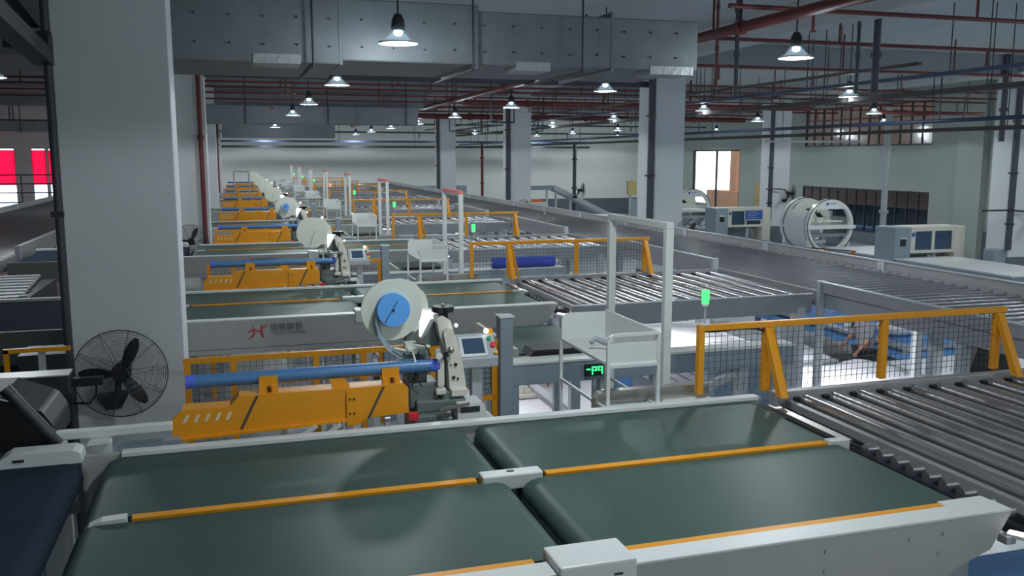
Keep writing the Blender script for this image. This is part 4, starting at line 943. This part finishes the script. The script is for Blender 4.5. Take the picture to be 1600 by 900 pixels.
# sloping conveyor and goods near the back wall
t = thing('inclined_conveyor', 'sloping grey conveyor coming down right in front of the back wall', 'conveyor', (17, 46, FL))
MB().bar((16.0, 45, 1.08), (19.3, 45, -.50), .9, .16).build('belt_bed', 'rail', t); MB().bar((16.0, 44.5, 1.14), (19.3, 44.5, -.44), .06, .24).build('side_beam', 'post', t)
MB().box(14.2, 16.1, 44.55, 45.4, 1.0, 1.22).build('head_section', 'bluegrey', t)
for x in (14.3, 15.6, 16.1, 16.9): MB().box(x, x+.1, 44.6, 44.7, FL, 1.0 if x < 16.5 else .7).build('leg', 'post', t)
t = thing('wrapped_pallet', 'pale green wrapped load with an orange top below the sloping conveyor', 'pallet load', (15, 43, FL))
MB().box(14.0, 15.1, 43, 44, FL, .45).build('load', 'pale', t, .03); MB().box(14.2, 14.9, 43.1, 43.9, .45, .55).build('orange_lid', mat('orange_lid', (.7, .15, .05), .5), t)
t = thing('white_container', 'large white boxy container on the floor beyond the long conveyor', 'container', (15.5, 37, FL))
MB().box(14.3, 17.2, 37.6, 39.6, FL, -.05).build('body', 'bluegrey', t, .03); MB().box(14.25, 17.25, 37.55, 39.65, -.05, .02).build('lid', 'white', t, .02)
t = thing('yellow_meter_box', 'small yellow box on a thin post near the pale back column', 'meter box', (21.2, 44, FL))
MB().box(20.0, 20.5, 44, 44.2, .75, 1.45).build('case', mat('pale_yellow', (.62, .52, .22), .5), t); MB().box(20.1, 20.2, 44.05, 44.15, FL, .75).build('stand', 'post', t)
t = thing('far_worktable', 'pale long work tables before the back wall left of the central columns', 'table', (9, 56, FL))
MB().box(9.9, 14.5, 56, 57.2, .1, .3).build('top', 'post', t); MB().box(9.9, 14.5, 57.2, 57.3, .1, .85).build('back_board', 'bluegrey', t)
for x in (10, 11.4, 12.9, 14.3): MB().box(x, x+.15, 56.1, 56.25, FL, .1).build('leg', 'post', t)

# ------------------------------------------------------------------ lower level: quilts, tables, stacks
def cloth(x0, x1, y0, y1, z, amp, n=22, seed=1, drop=.0, thick=.0, fn=None):
    rnd = random.Random(seed); ph = [rnd.uniform(0, 6) for _ in range(8)]
    vs = []; 
    def h(u, v):
        s = 0
        for i in range(4): s += math.sin(u*(2+i*2.3)*3+ph[i]+v*2)*math.cos(v*(2+i*1.7)*3+ph[i+4])/(1+i)
        return z+amp*s*.6 + (fn(u, v) if fn else 0)
    for j in range(n+1):
        for i in range(n+1):
            u, v = i/n, j/n; e = min(u, v, 1-u, 1-v)
            zz = h(u, v)
            if drop and e < .5/n: zz -= drop
            vs.append((x0+(x1-x0)*u, y0+(y1-y0)*v, zz))
    m = MB(); m.add(vs, [(j*(n+1)+i, j*(n+1)+i+1, (j+1)*(n+1)+i+1, (j+1)*(n+1)+i) for j in range(n) for i in range(n)], True)
    return m
for n in range(0, 5):
    oy = S*n
    t = thing('low_work_table', 'low work table with a steel frame under the %s row' % ORD[n+1], 'table', (4, 11+oy, FL), 'low work tables')
    MB().box(2.3, 5.4, 8.6+oy, 13.2+oy, -.78, -.74).build('top', 'white', t)
    for x in (2.4, 5.3):
        for y in (8.7, 13.1): MB().box(x-.04, x+.04, y+oy-.04, y+oy+.04, FL, -.78).build('leg', 'post', t)
    single('white_quilt', cloth(2.25, 5.45, 8.5+oy, 13.25+oy, -.70, .014, 24, 3+n, drop=.25), 'fabric', 'white quilt spread flat over the low work table under the %s row' % ORD[n+1], 'quilt', 'white quilts on the low tables', loc=(3.8, 10.8+oy, -.7))
    for k in range(6 if n < 3 else 3):
        z = -.50+.10*k
        o = single('stacked_quilt', cloth(5.7, 7.05, 10.2+oy+.06*(k % 2), 13.0+oy-.05*(k % 3), z+.09, .008, 12, 11*k+n).box(5.7, 7.05, 10.2+oy+.06*(k % 2), 13.0+oy-.05*(k % 3), z, z+.085), 'fabric',
            'folded white quilt, %s from the bottom of the stack under the %s roller table' % (('first', 'second', 'third', 'fourth', 'fifth', 'sixth')[k], ORD[n+1]), 'quilt', 'stacked white quilts', loc=(6.3, 11.5+oy, z))
    t = thing('stack_platform', 'grey platform carrying folded white quilts under the %s roller table' % ORD[n+1], 'platform', (6.3, 11.6+oy, FL), 'quilt platforms')
    MB().box(5.6, 7.1, 10.1+oy, 13.1+oy, -.56, -.50).build('deck', 'bluegrey', t)
    for x in (5.7, 7.0):
        for y in (10.2, 13.0): MB().box(x-.05, x+.05, y+oy-.05, y+oy+.05, FL, -.56).build('leg', 'post', t)
    single('blue_quilt', cloth(4.6, 6.9, 7.95+oy, 9.7+oy, -.62, .02, 16, 31+n).box(4.65, 6.85, 8.0+oy, 9.65+oy, FL, -.66), 'blue', 'blue quilt bale on the floor behind the %s support frame' % ORD[n], 'quilt', 'blue quilt bales', loc=(5.5, 9+oy, -1))
# heap of white quilts and blue sheets beyond the long conveyor, near the standing worker
t = thing('wide_quilt_table', 'wide low table carrying heaped white and blue quilts behind the nearest mesh fence', 'table', (11, 13, FL))
MB().box(8.0, 13.8, 10.6, 12.9, -.90, -.84).build('top', 'grey', t)
for x in (8.1, 13.7):
    for y in (10.5, 12.8): MB().box(x-.05, x+.05, y-.05, y+.05, FL, -.9).build('leg', 'post', t)
single('white_quilt_heap', cloth(7.9, 10.6, 10.3, 12.95, -.80, .06, 26, 5, drop=.2, fn=lambda u, v: .10*math.exp(-((u-.25)**2+(v-.6)**2)*9)), 'fabric', 'crumpled white quilt heap in front of the standing worker', 'quilt', loc=(9, 11.5, -.7))
single('white_quilt_sheet', cloth(10.7, 13.9, 10.3, 12.9, -.80, .02, 20, 8, drop=.2), 'fabric', 'smooth white quilt sheet seen low through the right part of the nearest mesh fence', 'quilt', loc=(12, 11, -.7))
single('blue_sheet', cloth(11.45, 18.5, 13.0, 18.4, -.62, .02, 20, 9, drop=.3), 'blue', 'bright blue sheet spread behind the standing worker', 'quilt', loc=(14, 15, -.6))
t = thing('blue_sheet_table', 'large table under the bright blue sheet', 'table', (14, 16, FL))
MB().box(11.5, 18.4, 13.1, 18.3, -.74, -.68).build('top', 'grey', t)
for x in (11.6, 14.6, 18.2):
    for y in (13.2, 18.1): MB().box(x-.05, x+.05, y-.05, y+.05, FL, -.74).build('leg', 'post', t)
for k, (p, q, lab) in enumerate((((11.3, 14.6, -.53), (13.4, 13.9, -.53), 'white rolled strip on the blue sheet, left one'), ((12.2, 16.2, -.53), (15.2, 14.4, -.53), 'white rolled strip on the blue sheet, longest one'), ((10.9, 17.6, -.53), (14.0, 16.8, -.53), 'white rolled strip on the blue sheet, rearmost one'))):
    single('rolled_strip', MB().cyl(p, q, .045, 10), 'fabric', lab, 'fabric roll', loc=p)
t = thing('side_quilt_table', 'low table with a white quilt left of the standing worker', 'table', (9, 15, FL))
MB().box(8.0, 10.1, 13.15, 17, -.86, -.82).build('top', 'grey', t)
for x in (8.1, 10.0):
    for y in (13.25, 16.9): MB().box(x-.05, x+.05, y-.05, y+.05, FL, -.86).build('leg', 'post', t)
single('white_quilt_spread', cloth(7.95, 10.15, 13.1, 17.05, -.76, .05, 20, 77, drop=.2), 'fabric', 'wrinkled white quilt left of the standing worker', 'quilt', loc=(9, 15, -.7))
single('white_bundle', MB().sphere((12.0, 13.9, -.45), .42, 16, 10, (1.1, .8, .42)), 'fabric', 'white bundle lying on the blue sheet right of the standing worker', 'quilt', loc=(12, 13.9, -.6))
single('signal_cable', MB().tube([(3.27, 5.84, 1.46), (3.4, 5.84, 1.455), (3.6, 5.84, 1.465), (3.74, 5.83, 1.46), (3.8, 5.78, 1.43), (3.82, 5.77, 1.38)], .008, 6), 'black', 'black cable sagging under the top rail of the nearest yellow mesh fence', 'cable', loc=(3.5, 5.84, 1.46))
t = thing('blue_bolt', 'dark blue fabric bolt resting on the second support frame', 'roll', (4.6, 14.4, .875))
MB().cyl((4.1, 14.46, .965), (5.2, 14.46, .965), .09, 18).build('roll', mat('royal_blue_cloth', (.03, .07, .45), .7), t); MB().cyl((4.02, 14.46, .965), (5.28, 14.46, .965), .025, 10).build('core', 'white', t)
single('black_bag', MB().prism([(10.75, -.62), (10.95, -.10), (11.55, -.12), (11.62, -.72), (11.2, -.80)], 'y', 10.9, 11.05), 'black', 'black bag standing on the white sheet beside the right fence post', 'bag', bevel=.02, loc=(11.2, 11, -.6))
t = thing('tall_white_posts', 'white painted steel stand with two posts behind the nearest mesh fence', 'steel frame', (6.6, 8.3, FL))
for x, y in ((6.15, 8.9), (7.6, 8.2)): MB().box(x-.06, x+.06, y-.06, y+.06, FL, .8).build('post', 'post', t)
MB().box(5.2, 6.1, 8.95, 9.1, -.5, .55).build('panel', 'bluegrey', t)
# lower red/chrome slatted unit
t = thing('lower_roller_unit', 'small unit of bright chrome rollers low behind the nearest fence post', 'roller conveyor', (4.6, 6.9, FL))
for k in range(8): MB().cyl((4.05, 6.4+.13*k, .28+.01*k), (5.3, 6.4+.13*k, .28+.01*k), .03, 10).build('roller', 'roller', t)
for x in (4.0, 5.3): MB().box(x, x+.04, 6.3, 7.5, .2, .3).build('side', 'dark', t)
for x in (4.0, 5.3): MB().box(x, x+.04, 6.35, 6.42, FL, .2).box(x, x+.04, 7.4, 7.46, FL, .2).build('leg', 'post', t)
# second belt visible behind the near table
t = thing('short_green_belt', 'short green belt feeding in low behind the first control panel', 'conveyor', (3.0, 9.0, FL))
MB().prism(stadium(2.62, 3.55, .80, .10), 'y', 8.35, 9.75, True).build('belt', 'belt', t); MB().box(2.58, 2.62, 8.3, 9.8, .68, .86).box(2.62, 3.55, 8.29, 8.345, .70, .78).build('side', 'cream', t)
for x in (2.6, 3.47):
    for y in (8.4, 9.6): MB().box(x, x+.06, y, y+.06, FL, .70).build('leg', 'post', t)
MB().prism([(2.62, .86), (2.66, .92), (3.25, .92), (3.25, .86)], 'y', 7.93, 8.2).build('black_roller_cover', 'black', t); MB().box(2.7, 3.2, 8.0, 8.1, .70, .86).box(2.7, 3.2, 8.0, 8.4, .70, .74).build('cover_bracket', 'grey', t)
for n in range(1, 6): dup(t, (0, S*n, 0), 'short green belt feeding in low behind the %s control panel' % ORD[n], group='short green belts')
t['group'] = 'short green belts'
# small sewing machine on the low table
t = thing('small_sewing_machine', 'small cream sewing head on the white quilt beside the bending worker', 'sewing machine', (3.95, 11.9, -.68))
MB().box(3.85, 3.98, 11.9, 12.1, -.62, -.22).box(3.77, 3.85, 11.9, 12.1, -.62, -.36).build('head', 'cream', t, .012); MB().box(3.74, 4.02, 11.85, 12.15, -.68, -.62).build('base', 'cream', t, .01)
MB().cyl((3.92, 11.9, -.32), (3.92, 11.88, -.32), .014, 10).cyl((3.92, 11.9, -.5), (3.92, 11.88, -.5), .014, 10).build('screw', 'black', t)

# fill lights added under the machines to brighten the quilts on the low tables
def fill_light(x, y, z, L, lab, watt):
    t = thing('work_light', lab, 'lamp', (x, y, z), 'LED work lights under the machines')
    MB().box(x-.05, x+.05, y-L/2, y+L/2, z, z+.04).build('housing', 'white', t); MB().box(x-.035, x+.035, y-L/2+.02, y+L/2-.02, z-.012, z).build('tube', 'lwhite', t)
    for s_ in (-1, 1): MB().box(x-.01, x+.01, y+s_*L*.4-.01, y+s_*L*.4+.01, z+.04, z+.12).build('hanger', 'dark', t)
    ld = bpy.data.lights.new('work_light_light', 'AREA'); ld.shape = 'RECTANGLE'; ld.size = .1; ld.size_y = L; ld.energy = watt; ld.color = (.95, .97, 1)
    lo = bpy.data.objects.new('work_light_light', ld); COL.objects.link(lo); lo.location = (0, 0, -.02); lo.parent = t
for n in range(0, 5):
    fill_light(3.1, 11.3+S*n, .46, 1.4, 'LED work light under the %s green belt table' % ORD[n+1], 50)
    fill_light(6.0, 11.4+S*n, .60, 1.4, 'LED work light under the %s roller table' % ORD[n+1], 45)
fill_light(8.4, 11.6, .62, 1.8, 'LED work light under the long roller conveyor by the white quilt heap', 220)
fill_light(8.4, 8.0, .62, 1.8, 'LED work light under the long roller conveyor, nearer one', 110)

# ------------------------------------------------------------------ people
def skinned(name, pts, edges, radii, m, parent, sub=2):
    me = bpy.data.meshes.new(name); org = ORG[parent.name]
    me.from_pydata([tuple(Vector(p)-org) for p in pts], edges, []); o = bpy.data.objects.new(name, me); COL.objects.link(o)
    o.parent = parent; ORG[o.name] = org; KIDS.setdefault(parent.name, []).append(o)
    s = o.modifiers.new('skin', 'SKIN'); 
    if not me.skin_vertices: me.attributes.new if False else None
    sv = me.skin_vertices[0].data if me.skin_vertices else None
    if sv is None:
        bpy.context.view_layer.objects.active = o; bpy.ops.mesh.customdata_skin_add(); sv = me.skin_vertices[0].data
    for v, r in zip(sv, radii): v.radius = (r, r) if not isinstance(r, tuple) else r; v.use_root = False
    sv[0].use_root = True
    u = o.modifiers.new('sub', 'SUBSURF'); u.levels = u.render_levels = sub
    me.materials.append(M[m]); s.use_smooth_shade = True
    dg = bpy.context.evaluated_depsgraph_get(); m2 = bpy.data.meshes.new_from_object(o.evaluated_get(dg)); o.modifiers.clear(); o.data = m2
    return o
def person(label, base, J, face, shirt, trouser):
    """J: joints relative to base; face: yaw of the view direction"""
    t = thing('person', label, 'person', base)
    B = Vector(base); g = {k: B+Vector(v) for k, v in J.items()}
    names = ['pelvis', 'waist', 'chest', 'neck', 'head0', 'head1', 'sl', 'el', 'wl', 'sr', 'er', 'wr', 'hl', 'kl', 'al', 'tl', 'hr', 'kr', 'ar', 'tr']
    rad = [.10, .105, .12, .05, .075, .07, .055, .042, .03, .055, .042, .03, .085, .062, .045, .04, .085, .062, .045, .04]
    ed = [('pelvis', 'waist'), ('waist', 'chest'), ('chest', 'neck'), ('neck', 'head0'), ('head0', 'head1'), ('chest', 'sl'), ('sl', 'el'), ('el', 'wl'), ('chest', 'sr'), ('sr', 'er'), ('er', 'wr'), ('pelvis', 'hl'), ('hl', 'kl'), ('kl', 'al'), ('al', 'tl'), ('pelvis', 'hr'), ('hr', 'kr'), ('kr', 'ar'), ('ar', 'tr')]
    pts = [g[n] for n in names]; ix = {n: i for i, n in enumerate(names)}; E = [(ix[a], ix[b]) for a, b in ed]; R = list(rad)
    for s in ('l', 'r'):
        w_, e_ = g['w'+s], g['e'+s]; d = (w_-e_).normalized(); sd = d.cross(Vector((0, 1, .3))).normalized(); dn = d.cross(sd)
        pts.append(w_+d*.07); R.append(.03); palm = len(pts)-1; E.append((ix['w'+s], palm))
        for k, (o_, l) in enumerate(((-.03, .06), (-.01, .075), (.01, .07), (.03, .055))):
            a = len(pts); pts += [w_+d*.10+sd*o_, w_+d*(.10+l*.5)+sd*o_*1.1+dn*.01, w_+d*(.10+l*.9)+sd*o_*1.1+dn*.03]; R += [.011, .009, .008]; E += [(palm, a), (a, a+1), (a+1, a+2)]
        a = len(pts); pts += [w_+d*.05+sd*-.045+dn*.02, w_+d*.09+sd*-.06+dn*.03]; R += [.012, .009]; E += [(palm, a), (a, a+1)]
    skinned('body', pts, E, R, 'skin', t)
    def grow(ns, es, m, nm, k, trim=1.0, extra=None):
        P = [g[n].copy() for n in ns]; ii = {n: i for i, n in enumerate(ns)}
        rr = [rad[names.index(n)]*k+.012 for n in ns]
        for n, (a, f) in (extra or {}).items(): P[ii[n]] = g[a].lerp(g[n], f)
        skinned(nm, P, [(ii[a], ii[b]) for a, b in es], rr, m, t)
    grow(['chest', 'waist', 'pelvis', 'neck', 'sl', 'el', 'sr', 'er'], [('chest', 'waist'), ('waist', 'pelvis'), ('chest', 'neck'), ('chest', 'sl'), ('sl', 'el'), ('chest', 'sr'), ('sr', 'er')], shirt, 'shirt', 1.45, extra={'neck': ('chest', .6)})
    grow(['pelvis', 'hl', 'kl', 'al', 'hr', 'kr', 'ar'], [('pelvis', 'hl'), ('hl', 'kl'), ('kl', 'al'), ('pelvis', 'hr'), ('hr', 'kr'), ('kr', 'ar')], trouser, 'trousers', 1.4)
    h = g['head0'].lerp(g['head1'], .6); f = Vector((math.sin(face), math.cos(face), -.1)).normalized(); s_ = f.cross(Vector((0, 0, 1))).normalized(); u = s_.cross(f)
    MB().sphere(h+u*.035-f*.02, .105, 16, 10, (1, 1, 1.05)).build('hair', 'hair', t)
    MB().sphere(h-u*.02+f*.018, .094, 16, 12, (1, 1, 1.18)).sphere(h+f*.115-u*.03, .016, 8, 6).sphere(h+s_*.095-u*.03, .022, 8, 6).sphere(h-s_*.095-u*.03, .022, 8, 6).build('face', 'skin', t)
    q = MB()
    for k in (-1, 1): q.sphere(h+f*.105+s_*k*.035+u*.0, .011, 8, 6)
    q.build('eye', 'black', t); MB().sphere(h+f*.105-u*.075, .014, 8, 6, (1.6, 1, .4)).build('mouth', 'logored', t)
    for k in ('l', 'r'): MB().sphere(g['t'+k].lerp(g['a'+k], .4)-Vector((0, 0, .01)), .055, 12, 8, (1, 1.7, .9)).build('shoe', 'black', t)
    return t
stand = dict(pelvis=(0, 0, .92), waist=(0, .01, 1.08), chest=(-.01, .02, 1.30), neck=(-.03, .0, 1.45), head0=(-.05, -.01, 1.54), head1=(-.07, -.02, 1.64),
  sl=(-.04, -.17, 1.37), el=(-.14, -.22, 1.12), wl=(-.26, -.18, .96), sr=(-.02, .20, 1.37), er=(-.12, .25, 1.12), wr=(-.30, .20, 1.0),
  hl=(0, -.09, .86), kl=(-.01, -.10, .48), al=(.02, -.10, .09), tl=(-.13, -.11, .04), hr=(0, .09, .86), kr=(.02, .11, .48), ar=(.03, .11, .09), tr=(-.12, .12, .04))
person('standing person in a grey shirt and black trousers beyond the nearest mesh fence', (10.72, 13.25, FL), stand, -PI/2, 'shirt', 'trouser')
bend = dict(pelvis=(.15, .55, .90), waist=(.10, .42, 1.02), chest=(.02, .08, 1.08), neck=(-.02, -.08, 1.08), head0=(-.04, -.17, 1.06), head1=(-.05, -.26, 1.04),
  sl=(-.20, .06, 1.10), el=(-.28, -.12, .98), wl=(-.22, -.34, .945), sr=(.22, .04, 1.09), er=(.28, -.18, .98), wr=(.12, -.38, .945),
  hl=(.06, .58, .84), kl=(.04, .50, .46), al=(.05, .62, .09), tl=(.05, .48, .04), hr=(.24, .58, .84), kr=(.26, .50, .46), ar=(.26, .62, .09), tr=(.26, .48, .04))
person('bending person in a taupe patterned top leaning over the white quilt below the nearest rows', (4.37, 12.98, FL), bend, PI, 'shirt2', 'trouser')
